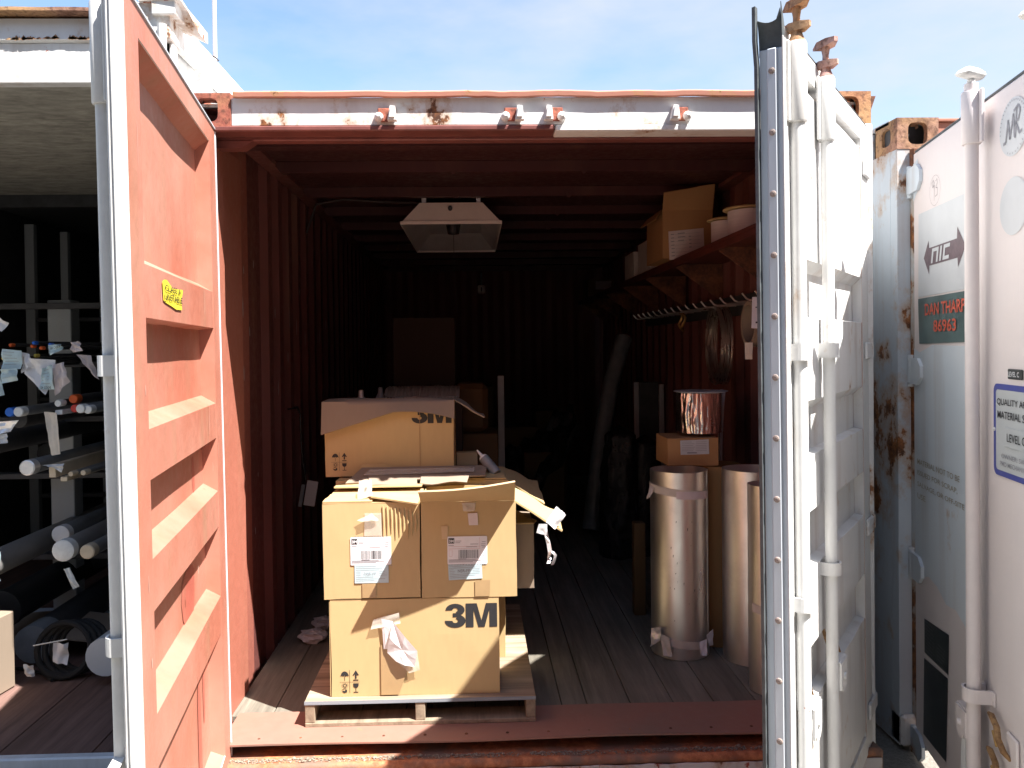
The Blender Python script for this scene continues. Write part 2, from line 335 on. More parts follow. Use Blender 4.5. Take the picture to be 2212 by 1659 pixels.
# ------------------------------------------------------------------ shared container pieces
def plate_hole(mb, fr, w, h, hw, hh, dep, mi=0, sup=.55, n=28):
    """flat plate w x h centred on fr with an oval hole whose wall goes back by dep"""
    out = []; inn = []
    for k in range(n):
        a = 2*math.pi*(k+.5)/n; ca, sa = math.cos(a), math.sin(a)
        m = max(abs(ca)/(w/2), abs(sa)/(h/2)); out.append((ca/m, sa/m))
        inn.append((hw/2*math.copysign(abs(ca)**sup, ca), hh/2*math.copysign(abs(sa)**sup, sa)))
    # snap the nearest samples to the corners
    for sx in (-1, 1):
        for sy in (-1, 1):
            k = min(range(n), key=lambda i: (out[i][0]-sx*w/2)**2+(out[i][1]-sy*h/2)**2); out[k] = (sx*w/2, sy*h/2)
    vs = [fr.p(*p, 0) for p in out]+[fr.p(*p, 0) for p in inn]+[fr.p(*p, -dep) for p in inn]; fs = []
    for k in range(n):
        j = (k+1) % n; fs += [[k, j, n+j, n+k], [n+k, n+j, 2*n+j, 2*n+k]]
    mb._a(vs, fs, mi)
def casting(parent, x0, x1, y0, z0, mat, h=.118, d=.165, side=-1):
    mb = MB(); w = x1-x0; xc = (x0+x1)/2; zc = z0+h/2
    plate_hole(mb, Fr((xc, y0, zc), (1, 0, 0), (0, 0, 1)), w, h, .075, .082, .026)
    sx = x0 if side < 0 else x1; plate_hole(mb, Fr((sx, y0+d/2, zc), (0, -1 if side < 0 else 1, 0), (0, 0, 1)), d, h, .07, .065, .026)
    plate_hole(mb, Fr((xc, y0+d/2, z0+h), (1, 0, 0), (0, 1, 0)), w, d, .06, .1, .026)
    ox = x1 if side < 0 else x0
    mb._a([(ox, y0, z0), (ox, y0+d, z0), (ox, y0+d, z0+h), (ox, y0, z0+h)], [[0, 1, 2, 3]])
    mb._a([(x0, y0+d, z0), (x1, y0+d, z0), (x1, y0+d, z0+h), (x0, y0+d, z0+h)], [[0, 1, 2, 3]])
    mb._a([(x0, y0, z0), (x1, y0, z0), (x1, y0+d, z0), (x0, y0+d, z0)], [[0, 1, 2, 3]])
    return mb.build('corner_casting', mat, parent, norm=False)
def rod_set(parent, X, t, out, r, z0, z1, sleeve, guides, hub, mat='white_paint', capmat='cam_rust', sgn=1, capstyle='anvil', off=None, tilt=0):
    """lock rod standing off the outer face of a door; sub-parts of that door"""
    off = off or .042; y = out*off
    m = MB(X); m.tube([(t, y, z0), (t, y, z1)], r, 16)
    m.build('lock_rod', mat, parent, smooth=True)
    for a, b_ in sleeve:                                # keeper tube round the rod, with a flange to the door
        m = MB(X); m.tube([(t, y, a), (t, y, a+.004), (t, y, b_-.004), (t, y, b_)], [r*1.3, r*1.42, r*1.42, r*1.3], 20)
        m.box(t-r*2.1, t-r*1.1, *sorted((out*(off-r*1.1), out*(off-r*.6))), a, b_, .002); m.box(t+r*1.1, t+r*2.1, *sorted((out*(off-r*1.1), out*(off-r*.6))), a, b_, .002)
        m.build('rod_sleeve', mat, parent, smooth=True)
    for a, b_ in guides:
        m = MB(X); pts = []
        for k in range(13): an = math.pi*k/12; pts.append((t+math.cos(an)*r*1.3, y+out*math.sin(an)*r*1.3))
        pts = [(t+r*1.3, out*.002)]+pts+[(t-r*1.3, out*.002)]
        o2 = [(t+r*1.62, out*.002)]+[(t+math.cos(math.pi*k/12)*r*1.62, y+out*math.sin(math.pi*k/12)*r*1.62) for k in range(13)]+[(t-r*1.62, out*.002)]
        n = len(pts); vs = [(p[0], p[1], z) for z in (a, b_) for p in pts+o2]
        fs = []
        for i in range(n-1):
            fs += [[i, i+1, n+i+1, n+i], [2*n+i, 2*n+i+1, 3*n+i+1, 3*n+i], [n+i, n+i+1, 3*n+i+1, 3*n+i], [i, i+1, 2*n+i+1, 2*n+i]]
        m._a(vs, fs)
        for sx in (-1, 1): m.box(t+sx*r*2.0-r*.45, t+sx*r*2.0+r*.45, min(out*.001, out*.006), max(out*.001, out*.006), a, b_, .001)
        m.build('rod_guide', mat, parent)
    if capstyle == 'anvil':
        m = MB(); zt = z1
        m.lathe(None, [(r*.9, -.03), (r*1.25, -.03), (r*1.3, -.012), (r*.75, .012), (0, .012)], 16, fr=Fr(X @ Vector((t, y, zt)), X.to_3x3() @ Vector((1, 0, 0)), X.to_3x3() @ Vector((0, 1, 0)), (0, 0, 1)))
        m2 = MB(X)
        def lug(zc, le, wd, th, a):
            T = Matrix.Translation((t, y, zc)) @ Matrix.Rotation(a, 4, 'Z')
            pl = [(-le, 0, th*.2), (-le*.35, -wd, -th*.5), (le*.35, -wd, -th*.5), (le*.8, -wd*.35, 0), (le*.8, wd*.35, 0), (le*.35, wd, -th*.5), (-le*.35, wd, -th*.5)]
            tp = [(-le, 0, th*.6), (-le*.35, -wd, th), (le*.35, -wd, th), (le*.8, -wd*.4, th*.9), (le*.8, wd*.4, th*.9), (le*.35, wd, th), (-le*.35, wd, th)]
            vs = [T @ Vector(p) for p in pl+tp]; n = 7; m2._a(vs, [list(range(n))[::-1], list(range(n, 2*n))]+[[i, (i+1) % n, n+(i+1) % n, n+i] for i in range(n)])
        m2.tube([(t, y, zt+.0), (t, y, zt+.03), (t, y, zt+.05), (t, y, zt+.085)], [r*.95, r*.55, r*.5, r*.85], 12)
        lug(zt+.022, .042, .014, .014, tilt+.5); lug(zt+.078, .052, .016, .014, tilt)
        mm_ = MB(); mm_.v = m.v+m2.v; k = len(m.v); mm_.f = m.f+[[i+k for i in f] for f in m2.f]; mm_.m = m.m+m2.m
        mm_.build('cam', capmat, parent, smooth=True)
    else:
        m = MB(X); m.tube([(t, y, z1-.01), (t, y, z1+.012)], [r*.8, r*.55], 12)
        T = Matrix.Translation((t, y, z1+.028)) @ Matrix.Rotation(tilt, 4, 'Z')
        pr = [(-.050, .0), (-.044, .012), (-.02, .020), (.02, .020), (.046, .008), (.056, -.004), (.046, -.012), (.0, -.014), (-.04, -.012)]
        ns = 10; vs = []
        for (a, c) in pr: pass
        for i in range(ns+1):
            v = -1+2*i/ns; k = math.sqrt(max(0, 1-v*v))*.9+.1
            vs += [T @ Vector((a*(.7+.3*k), v*.022, c*k)) for a, c in pr]
        n = len(pr); fs = [[i*n+j, i*n+(j+1) % n, (i+1)*n+(j+1) % n, (i+1)*n+j] for i in range(ns) for j in range(n)]+[list(range(n)), [ns*n+j for j in range(n)]]
        m._a(vs, fs); m.build('cam', 'white_paint', parent, smooth=True, ang=50)
    if hub:
        zh, dt = hub; m = MB(X)          # bracket plate with its bolt, and the hanging handle bar
        y0, y1 = sorted((out*(off+r*.9), out*(off+r*.9+.006)))
        fr = Fr(X @ Vector((t, y0, 0)), X.to_3x3() @ Vector((1, 0, 0)), (0, 0, 1))
        pts = [(0, zh+.045), (dt*.078, zh+.045), (dt*.078, zh-.01)]+[(dt*(.045+.033*math.cos(a)), zh-.012-.035*math.sin(a)) for a in (.4, .9, 1.57, 2.2, 2.8)]+[(0, zh-.03)]
        q = MB(); q.prism(fr, pts, 0, (y1-y0)*(1 if fr.n.dot(X.to_3x3() @ Vector((0, 1, 0))) > 0 else -1))
        q2 = MB(X); a_, b_ = sorted((t+dt*.078, t+dt*.084)); q2.box(a_, b_, min(out*(off-.01), y1), max(out*(off-.01), y1), zh-.012, zh+.045, .001)
        a_, b_ = sorted((t, t+dt*.084)); q2.box(a_, b_, min(out*(off-.01), y1), max(out*(off-.01), y1), zh+.045, zh+.049, .001)
        k = len(q.v); q.v += q2.v; q.f += [[i+k for i in f] for f in q2.f]; q.m += q2.m
        q.build('handle_bracket', mat, parent)
        q = MB(X); c = t+dt*.043; yy = out*(off+r*.9+.006); q.tube([(c, yy, zh), (c, yy+out*.008, zh)], [.012, .009], 12); q.build('bolt', mat, parent, smooth=True)
        q = MB(X); pts = []
        q.grid(lambda a, b_: (c+(b_-.5)*.032+.006*math.sin(a*9), out*(off+.004)+out*.006*math.sin(a*7), zh-.03-a*.42), 10, 1, .007); q.build('handle', 'white_rusty', parent)
def hook(parent, X, pts, r=.006, mat='rust_hook'):
    m = MB(X); m.tube(pts, [r*.6]+[r]*(len(pts)-2)+[r*.5], 8); m.build('handle_hook', mat, parent, smooth=True)
TH = .038
RIBS = [(1.736, 1.614), (1.36, 1.244), (1.063, .943), (.706, .584)]
def door(parent, X, Wd, out, ztop=2.31, zbot=.09, stile_h=.12, stile_f=.115, label=None):
    """frame of tubes and a sheet pressed with four ribs; out = side of the outer face (+1/-1 in local y)"""
    def yb(a, b_): return sorted((out*a, out*b_))
    inner_i = 1
    def fbox(m, t0, t1, z0, z1):
        y0, y1 = yb(0.0, TH)
        vs = [(x, y, z) for x in (t0, t1) for y in (y0, y1) for z in (z0, z1)]
        fs = [(0, 1, 3, 2), (4, 6, 7, 5), (0, 4, 5, 1), (2, 3, 7, 6), (0, 2, 6, 4), (1, 5, 7, 3)]
        for i, f in enumerate(fs):
            inn = (i == 2 and out > 0) or (i == 3 and out < 0)
            side = (i == 1 and t0 < .05) or (i == 0 and t1 > Wd-.05) or (i == 5 and z1 > ztop-.01) or (i == 4 and z0 < .2)
            m._a(vs, [f], 1 if (inn or side) else 0)
    m = MB(X); fbox(m, 0, stile_h, zbot, ztop); fbox(m, Wd-stile_f, Wd, zbot, ztop); fbox(m, stile_h, Wd-stile_f, ztop-.066, ztop); fbox(m, stile_h, Wd-stile_f, zbot, zbot+.07)
    d = m.build('door', ['white_paint', 'red_door'], parent, norm=False, label=label)
    prof = []                       # (z, depth from the inner face)
    DP = TH-.006 if out > 0 else .048
    prof += [(ztop-.066, .004), (ztop-.10, DP)]
    for a, b_ in RIBS: prof += [(a+.028, DP), (a, .0015), (b_, .0015), (b_-.006, DP)]
    prof += [(zbot+.09, DP), (zbot+.07, .004)]
    t0, t1 = stile_h, Wd-stile_f
    for nm, mt, dd, bend in (('inner_sheet', 'red_door', 0, 1), ('outer_sheet', 'white_paint', .004, 1)):
        n = 22
        def fn(a, b_):
            i = min(int(b_*(len(prof)-1)+1e-6), len(prof)-1); z, q = prof[i]; t = t0+(t1-t0)*a
            q = q + .0035*noise.noise(Vector((t*3.1, z*2.2, 1.3)))*(1 if .01 < q else .4)
            if i in (5, 9, 13, 17): z += .004*noise.noise(Vector((t*7, i, 0)))
            return (t, out*(q+dd), z)
        MB(X).grid(fn, n, len(prof)-1).build(nm, mt, d, smooth=True, ang=20, norm=False)
    if out < 0:
        for tt in (t0+.0008, t1-.0008):
            m = MB(X); m._a([(tt, 0, zbot+.07), (tt, -.0505, zbot+.07), (tt, -.0505, ztop-.066), (tt, 0, ztop-.066)], [[0, 1, 2, 3]]); m.build('recess_side', 'red_door', d, norm=False)
    # white ends of the pressed ribs, seen from outside
    for tt in (t0+.0015, t1-.0015):
        m = MB(X)
        for (za, qa), (zb_, qb) in zip(prof, prof[1:]): m._a([(tt, out*(qa+.0045), za), (tt, out*max(DP+.004, TH-.0005), za), (tt, out*max(DP+.004, TH-.0005), zb_), (tt, out*(qb+.0045), zb_)], [[0, 1, 2, 3]])
        m.build('rib_end', 'white_paint', d, norm=False)
    return d, yb

# ================================================================== CONTAINER A (the open red one)
A = thing('shipping_container', 'open middle container with white rusty header, dark red inside and both doors swung out', 'container')
# -- shell
def corr(y):                                   # corrugation depth along Y
    y0 = .90
    if y < .17: return 0
    if y < .47: return .0
    if y < .50: return .03*(y-.47)/.03
    if y < y0: return .03
    q = (y-y0) % .22
    return .03*(1-q/.035) if q < .035 else 0 if q < .11 else .03*(q-.11)/.035 if q < .145 else .03
ys = [.02, .17, .47, .50, .70, .90]
k = 0
while .9+.22*k < 5.9:
    b0 = .9+.22*k; ys += [b0+.035, b0+.11, b0+.145, b0+.22]; k += 1
ys = [y for y in ys if y < 5.93]+[5.93]
for sx, nm in ((-1, 'left'), (1, 'right')):
    m = MB(); zs = [.1, .5, .95, 1.4, 1.85, 2.3, 2.4]
    def fn(a, b_, sx=sx, zs=zs):
        y = ys[round(a*(len(ys)-1))]; z = zs[round(b_*(len(zs)-1))]; dd = .004*noise.noise(Vector((y*1.7, z*1.3, sx*4)))*(1 if .1 < z < 2.39 else 0)
        return (sx*(1.165+corr(y)+dd), y, z)
    m.grid(fn, len(ys)-1, len(zs)-1); m.m = [0 if i//6 < 4 else 1 for i in range(len(m.f))]; m.build('side_wall', ['red_front_lit', 'red_wall'], A, norm=False)
    m = MB(); m.grid(lambda a, b_, sx=sx: (sx*1.216, .05+a*5.95, .02+b_*2.39), 1, 1); m.build('outer_panel', 'white_rusty', A, norm=False)
m = MB()
def bw(a, b_):
    n_ = 42; i = round(a*n_); return (-1.2+2.4*a, 5.93+(.03 if i % 4 in (1, 2) else 0), .1+b_*2.3)
m.grid(bw, 42, 1); m.build('back_wall', 'red_wall', A, norm=False)
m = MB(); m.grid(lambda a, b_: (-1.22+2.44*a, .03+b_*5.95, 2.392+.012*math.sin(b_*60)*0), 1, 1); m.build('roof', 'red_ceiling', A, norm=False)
m = MB(); m.box(-1.219, 1.219, .03, 6.0, 2.400, 2.41); m.build('roof_skin', 'white_rusty', A)
for k in range(9):
    y = .85+.61*k; m = MB(); fr = Fr((0, y, 2.34), (1, 0, 0), (0, 0, 1))
    m.prism(fr, [(-1.08, 0), (1.08, 0), (1.12, .05), (-1.12, .05)], 0, -.05); m.box(-.31, -.29, y-.004, y, 2.33, 2.36); m.box(.29, .31, y-.004, y, 2.33, 2.36); m.build('roof_bow', 'red_ceiling', A)
m = MB(); m.prism(Fr((0, .34, 2.335), (1, 0, 0), (0, 0, 1)), [(-1.1, 0), (1.1, 0), (1.12, .055), (-1.12, .055)], 0, -.07); m.build('roof_bow', 'red_ceiling', A)
for sx in (-1, 1):
    m = MB(); a, b_ = sorted((sx*1.10, sx*1.168)); m.box(a, b_, .1, 5.92, 2.372, 2.391); m.build('top_rail', 'red_wall', A)
    m = MB()                                    # front corner post, with its step back to the wall
    a, b_ = sorted((sx*1.219, sx*1.135)); m.box(a, b_, 0.0, .035, .0, 2.32, .004, 0); a, b_ = sorted((sx*1.163, sx*1.135)); m.box(a, b_, .035, .165, .1, 2.32, .003, 1 if sx < 0 else 1)
    m.box(*sorted((sx*1.219, sx*1.2)), .035, .17, 0, 2.32, 0, 0); m.build('corner_post', ['white_rusty', 'red_post'], A)
    m = MB(); m.box(*sorted((sx*1.1645, sx*1.158)), .165, .475, .14, 2.31, .002); m.build('post_liner', 'red_post', A)
casting(A, -1.219, -1.057, -.002, 2.322, 'casting_red', side=-1); casting(A, 1.057, 1.219, -.002, 2.322, 'casting_orange', side=1)
m = MB(); m._a([(1.221, .06, 2.44), (1.262, .05, 2.438), (1.222, .04, 2.335), (1.221, .066, 2.44), (1.262, .056, 2.438), (1.222, .046, 2.335)], [[0, 1, 2], [5, 4, 3], [0, 3, 4, 1], [1, 4, 5, 2], [2, 5, 3, 0]]); m.build('gusset_plate', 'rust_dark', A)
# -- header
m = MB(); m.box(-1.057, 1.057, .004, .05, 2.325, 2.424, .003); m.build('header', 'white_rusty', A)
m = MB()
def lip(a, b_):
    x = -1.045+2.09*a; w_ = .004*noise.noise(Vector((x*6, 0, 0)))+.002*noise.noise(Vector((x*23, 3, 0))); b_ = [(-.006, 2.4215), (-.014, 2.424), (-.015, 2.437), (-.008, 2.442), (.07, 2.443)][round(b_*4)]
    return (x, b_[0], b_[1]+w_)
m.grid(lip, 90, 4, .002); m.build('header_lip', 'red_strip', A, smooth=True, ang=50, norm=False)
m = MB(); m.box(-1.135, .082, -.004, .09, 2.306, 2.3245, .004); m.build('drip_strip', 'gutter_red', A)
m = MB(); m.box(.084, 1.135, -.002, .09, 2.302, 2.3245, .004); m.build('drip_strip', 'white_rusty', A)
m = MB(); m.box(-1.135, 1.135, .095, .15, 2.296, 2.38, .004); m.build('gutter', 'gutter_red', A)
for sx in (-1, 1):
    m = MB(); m.prism(Fr((sx*1.165, .092, 2.27), (-sx, 0, 0), (0, 0, 1)), [(0, 0), (.12, .0), (.16, .026), (0, .026)], 0, .06*sx*1.0); m.build('corner_gusset', 'gutter_red', A)
for x in (-.513, -.067, .08, .528):
    f = 1 if x in (-.513, -.067) else -1
    m = MB(); m.box(x-.03, x+.03, -.004, .006, 2.338, 2.385, .002, 1)
    xx = x+f*.022; q = [(-.016, -.026), (.016, -.026), (.011, .022), (-.007, .024)]
    m.prism(Fr((xx, -.004, 2.362), (1, 0, 0), (0, 0, 1)), q, 0, .030); m.prism(Fr((xx, -.034, 2.362), (1, 0, 0), (0, 0, 1)), [(a*.6, b_*.7) for a, b_ in q], 0, .008)
    m.tube([(x-f*.026, .004, 2.353), (x-f*.026, -.016, 2.353), (x-f*.026, -.024, 2.356)], [.017, .015, .006], 12, 0)
    m.build('cam_keeper', ['white_paint', 'casting_red'], A)
# -- floor
x = -1.165; k = 0; ws = [.16, .175, .165, .17, .10, .168, .172, .165, .10, .17, .168, .16, .165, .175, .12, .17]
while x < 1.16:
    w_ = min(ws[k % len(ws)], 1.165-x); m = MB()
    y0 = .238
    for (a, b_) in ((y0, 2.9+.5*rnd.random()), (0, 5.93)):
        if a == 0: a = pe+.004
        m = MB(); dz = rnd.uniform(-.002, .001); m.box(x+.0016, x+w_-.0016, a, b_, .115, .14+dz, .0025); pe = b_; m.build('floor_plank', 'plank', A)
    x += w_; k += 1
m = MB(); m.box(-1.165, 1.165, .1, 5.95, .06, .112); m.build('underfloor', 'grey_dark', A)
m = MB()
def thr(a, b_):
    x = -1.13+2.26*a; y = -.024+.262*b_; return (x, y, .143+.0025*noise.noise(Vector((x*2, y*4, 0)))+(.002*math.sin(x*5) if b_ < .05 else 0))
m.grid(thr, 50, 5, .006); tp = m.build('threshold_plate', 'red_plate', A, smooth=True, norm=False)
m = MB()
for k in range(15): m.tube([(-1.0+.148*k, .02, .149), (-1.0+.148*k, .02, .1515)], [.006, .004], 8)
m.build('screws', 'rust_dark', tp, kind='stuff')
m = MB(); m.box(-1.219, 1.219, -.075, .1, -.0, .098, .01); m.build('sill', 'sill_edge', A)
m = MB()
def se(a, b_):
    x = -1.2+2.4*a; an = math.pi*(b_-.15)*.9; w_ = .003*noise.noise(Vector((x*9, 1, 0)))
    return (x, -.075-.012*math.sin(an)-.002, .09+.014*math.cos(an)+w_)
m.grid(se, 80, 6, -.003); m.build('sill_lip', 'sill_edge', A, smooth=True, norm=False)
m = MB(); m.grid(lambda a, b_: (-1.2+2.4*a, -.092, .078+.006*noise.noise(Vector((a*40, 0, 2))) if b_ > .99 else -.02), 70, 1, .006); m.build('sill_face', 'white_sill', A, norm=False)
for x in (-.52, .02, .08, .55):
    m = MB(); m.box(x-.032, x+.032, -.108, -.091, .01, .06, .006); m.tube([(x-.02, -.105, .035), (x-.02, -.125, .035)], [.014, .01], 10); m.build('cam_keeper', 'white_sill', A)
m = MB(); ico = [(0, 0, 1), (.9, 0, 0), (0, .9, 0), (-.9, 0, 0), (0, -.9, 0), (0, 0, -1)]; icf = [(0, 1, 2), (0, 2, 3), (0, 3, 4), (0, 4, 1), (5, 2, 1), (5, 3, 2), (5, 4, 3), (5, 1, 4)]
for k in range(2600):
    q = rnd.uniform(.0012, .0045)*(2.2 if rnd.random() < .03 else 1); x = rnd.uniform(-1.12, 1.12); y = -.028-abs(rnd.gauss(0, .018)); 
    if y < -.085: continue
    if noise.noise(Vector((x*6, 0, 0))) < -.32 and rnd.random() < .7: continue
    c = (x, y, .099+q*.5); m._a([(c[0]+a*q*rnd.uniform(.7, 1.6), c[1]+b_*q*rnd.uniform(.7, 1.4), c[2]+d_*q*.7) for a, b_, d_ in ico], icf)
m.build('debris', 'debris', A, kind='stuff')
m = MB()                                            # pale chips where paint has gone on the left wall
for (y, z, l_) in ((.60, 1.72, .05), (.70, 1.62, .025), (.62, 1.88, .02), (.78, 1.92, .02), (.56, 1.60, .02), (.60, 1.44, .035), (1.13, 1.72, .03), (1.37, 1.70, .06), (1.58, 1.66, .05), (1.8, 1.6, .05), (.80, .98, .012), (.74, .74, .02), (1.6, 1.85, .02), (2.0, 1.7, .05), (2.24, 1.62, .05), (2.46, 1.7, .04), (1.14, 1.35, .04), (1.36, 1.5, .03)):
    xw = -(1.165+corr(y))+.0045; fr = Fr((xw, y, z), (0, -1, 0), (0, 0, 1))
    m.poly(fr, [(0, -l_), (.003+l_*.03, -l_*.6), (.005, l_*.3), (.001, l_), (-.003, l_*.4), (-.003, -l_*.6)])
m.build('paint_chips', 'chip_paint', A, kind='stuff', norm=False)

# -- left door (its red inner face looks to the right)
dl = Vector((.144, -.990, 0)).normalized()
XL = Matrix.Translation((-1.115, 0, 2.31)) @ Matrix.Rotation(R(-.55), 4, 'Y') @ Matrix.Translation((0, 0, -2.31)) @ Matrix.Rotation(math.atan2(dl.y, dl.x), 4, 'Z')
dL, ybL = door(A, XL, 1.17, -1, label='left door open flat, red ribbed inner face towards the camera')
m = MB(XL); m.box(1.171, 1.184, -.037, .001, .09, 2.31, .004); m.box(1.184, 1.190, -.026, -.008, .09, 2.31, .002); m.build('door_gasket', 'white_paint', dL)
m = MB(XL); m.box(-.008, -.001, -.037, .004, .09, 2.31, .002); m.box(-.004, 1.17, -.03, .004, 2.311, 2.318, .001); m.build('door_gasket', 'galv', dL)
rod_set(dL, XL, 1.125, -1, .0165, -.02, 2.30, [(2.07, 2.29)], [(1.485, 1.53), (.88, .92)], (.61, 1), tilt=.4, off=.058)
for nm_, mt_, depth, ps in (('scratches', 'chip_pink', .0012, [(.30, 1.70, .001, .045), (.262, 1.33, .0012, .05), (.27, 1.30, .0012, .03), (1.08, 1.45, .002, .012), (1.09, .84, .003, .012), (.52, .90, .0035, .012), (.10, 1.2, .0015, .03), (.06, .66, .002, .02), (1.10, 1.02, .0015, .02), (.84, 2.28, .001, .012), (.22, 1.16, .0015, .015), (1.09, 2.0, .001, .05), (.9, 1.68, .001, .02)]),
                            ('stains', 'red_stain', -.0468, [(.46, 1.17, .05, .055), (.42, .80, .10, .085), (.30, .30, .03, .20), (.30, 1.15, .02, .06), (.22, .42, .015, .1)])):
    m = MB(XL)
    for (t, z, a_, b_) in ps:
        k = 12; m._a([(t+a_*math.copysign(abs(math.cos(2*math.pi*i/k))**.7, math.cos(2*math.pi*i/k))*(1+.3*noise.noise(Vector((i*1.3, t*9, z*5)))), depth, z+b_*math.copysign(abs(math.sin(2*math.pi*i/k))**.7, math.sin(2*math.pi*i/k))*(1+.2*noise.noise(Vector((t*5, i*1.7, z*5))))) for i in range(k)], [list(range(k))])
    m.build(nm_, mt_, dL, kind='stuff', norm=False)
st = Fr(XL @ Vector((.735+.15, .0012, 1.655)), -dl, (0, 0, 1))
m = MB(); sh = [(0, .055), (.008, .008), (.03, .004), (.10, -.002), (.16, -.008), (.235, -.006), (.228, .02), (.25, .045), (.245, .05), (.12, .045), (.05, .062), (.02, .06)]
m.poly(st, sh, 0); sk = m.build('class_sticker', 'yellow_sticker', dL, norm=False, label='torn yellow sticker')
text('sticker_print', 'CLASS A', 'ink', dL, Fr(st.p(.02, .033, .001), st.u, st.v), .195, .015, .008); text('sticker_print', 'UNSTABLE', 'ink', dL, Fr(st.p(.014, .010, .001), st.u, st.v), .215, .017, .008)

# -- right door (its white outer face looks to the right, towards container C)
Hr = Vector((1.165, .01, 0)); dr = (Vector((.505, -.939, 0))-Hr); WR = dr.length; dr.normalize()
XR = Matrix.Translation((Hr.x, Hr.y, 2.31)) @ Matrix.Rotation(R(-.3), 4, 'Y') @ Matrix.Translation((0, 0, -2.31)) @ Matrix.Rotation(math.atan2(dr.y, dr.x), 4, 'Z')
dR, ybR = door(A, XR, WR, 1, label='right door half open, white outer face with lock rods')
m = MB(XR); m.box(WR+.001, WR+.006, -.016, .038, .09, 2.255, .001); m.box(WR+.006, WR+.013, .002, .026, .09, 2.255, .003); m.build('gasket_retainer', 'galv', dR)
m = MB(XR)
def rub(a, b_):
    z = .09+a*2.235; k = max(0, (a-.955)/.045); q = [(-.001, -.021), (.016, -.027), (.020, -.018), (.004, -.0165)][round(b_*3)]
    return (WR+q[0]+.01*k*k, q[1]-.008*math.sin(k*3)*k, z+.03*k*k+.002*math.sin(a*40))
m.grid(rub, 40, 3, .002)
def rub2(a, b_): z = 2.24+a*.085; return (WR+.002+.02*a*a-.006*a, -.018+b_*.055, z+(.02 if b_ > .9 else -.01*math.sin(b_*3.1))*a)
m.grid(rub2, 8, 6, .003)
m.grid(lambda a, b_: (WR+.004+.012*a*(1-b_), .039+.004*b_, 2.2+a*(.16-.05*b_)), 6, 3, .002)
m.build('door_gasket', 'rubber_dark', dR, smooth=True)
m = MB(XR); m.box(WR-.05, WR+.012, .0385, .042, .09, 2.28, .001); m.build('door_flange', 'white_paint', dR)
m = MB(XR); m.box(.0, WR-.06, -.01, .03, 2.3115, 2.330, .004); m.box(.0, WR-.06, .0305, .038, 2.3115, 2.318, .002); m.build('top_gasket', 'rubber_dark', dR)
for k in range(15):
    z = 2.20-.148*k; m = MB(); m.lathe(None, [(.008, 0), (.007, .003), (.003, .004), (0, .0035)], 10, fr=Fr(XR @ Vector((WR+.0131, .014, z)), XR.to_3x3() @ Vector((0, 1, 0)), (0, 0, 1)))
    m.build('screw', 'screw', dR)
rod_set(dR, XR, WR-.045, 1, .0165, -.02, 2.285, [(2.08, 2.275)], [(1.50, 1.54), (.885, .92)], (.595, -1), tilt=.9, off=.060)
rod_set(dR, XR, WR-.375, 1, .0165, -.02, 2.285, [(2.10, 2.275)], [(1.50, 1.54), (.895, .93)], (.60, -1), tilt=.9, off=.060)
for t in (WR-.09, WR-.44):
    hook(dR, XR, [(t, .02, .72), (t+.01, .03, .70), (t, .035, .675), (t-.03, .04, .655), (t-.07, .045, .65), (t-.09, .05, .625)]); hook(dR, XR, [(t-.01, .03, .64), (t-.005, .045, .615), (t+.015, .05, .59)], .005)
for z in (2.149, 1.51, .89, .24):
    m = MB(XR); m.prism(Fr(XR @ Vector((-.005, .052, z-.03)), -dr, (0, 0, 1)), [(-.13, .004), (-.10, -.008), (-.02, 0), (-.02, .06), (-.10, .068), (-.13, .056)], 0, .008) if False else None
    m.box(.0, .10, .0385, .050, z-.03, z+.03, .006); m.box(-.045, .004, .026, .050, z-.03, z+.03, .008); m.tube([(-.035, .03, z-.035), (-.035, .03, z+.035)], .014, 14)
    m.build('hinge', 'white_rusty', dR, smooth=True)
m = MB(); m.box(1.190, 1.2195, -.014, -.001, .05, 2.322, .005); m.build('post_edge', 'white_rusty', A)

# ================================================================== CONTAINER C (right neighbour)
Cc = thing('shipping_container', 'right container with pale pink flat door bearing an arrow decal and blue rimmed sign', 'container', (1.38, .15, 0))
x0 = 1.391
m = MB(); m.box(x0, 3.83, .21, 6.2, 2.375, 2.39); m.box(x0+.003, x0+.01, .342, 6.18, .0, 2.37); m.box(3.82, 3.83, .2, 6.2, 0, 2.37); m.box(x0+.02, 3.81, 6.19, 6.2, .02, 2.37); m.build('shell', 'blue_grey_paint', Cc)
m = MB(); m.box(x0, x0+.051, .15, .20, 0, 2.268, .0015); m.box(x0, x0+.008, .20, .34, 0, 2.268); m.build('corner_post', 'blue_grey_paint', Cc)
m = MB(); m.box(x0+.052, x0+.080, .12, .205, 0, 2.2, .003); m.build('post_edge', 'edge_rusty', Cc)
casting(Cc, x0, x0+.16, .148, 2.268, 'casting_dirty', side=-1)
m = MB(); m.box(x0+.16, 3.7, .16, .2, 2.27, 2.372, .003); m.box(x0+.16, 3.7, .150, .21, 2.373, 2.384, .002); m.build('header', 'red_strip', Cc)
m = MB(); m.box(x0, 3.83, .13, .22, 0, .12, .01); m.build('sill', 'white_sill', Cc)
m = MB(); m.box(x0+.012, 3.818, .222, 6.18, .08, .10); m.build('floor_board', 'floor_red_wood', Cc)
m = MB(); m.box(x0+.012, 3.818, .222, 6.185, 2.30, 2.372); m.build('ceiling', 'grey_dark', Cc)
m = MB(); m.box(3.755, 3.83, .15, .199, .12, 2.27, .003); m.build('corner_post', 'blue_grey_paint', Cc)
m = MB(); m.box(x0+.045, x0+.07, .118, .147, 2.14, 2.266, .004); m.build('rust_block', 'rust_dark', Cc)
dc = Vector((-.214, -.977, 0)).normalized(); Hc = Vector((1.43, .10, 0)); XC = Matrix.Translation(Hc) @ Matrix.Rotation(math.atan2(dc.y, dc.x), 4, 'Z')
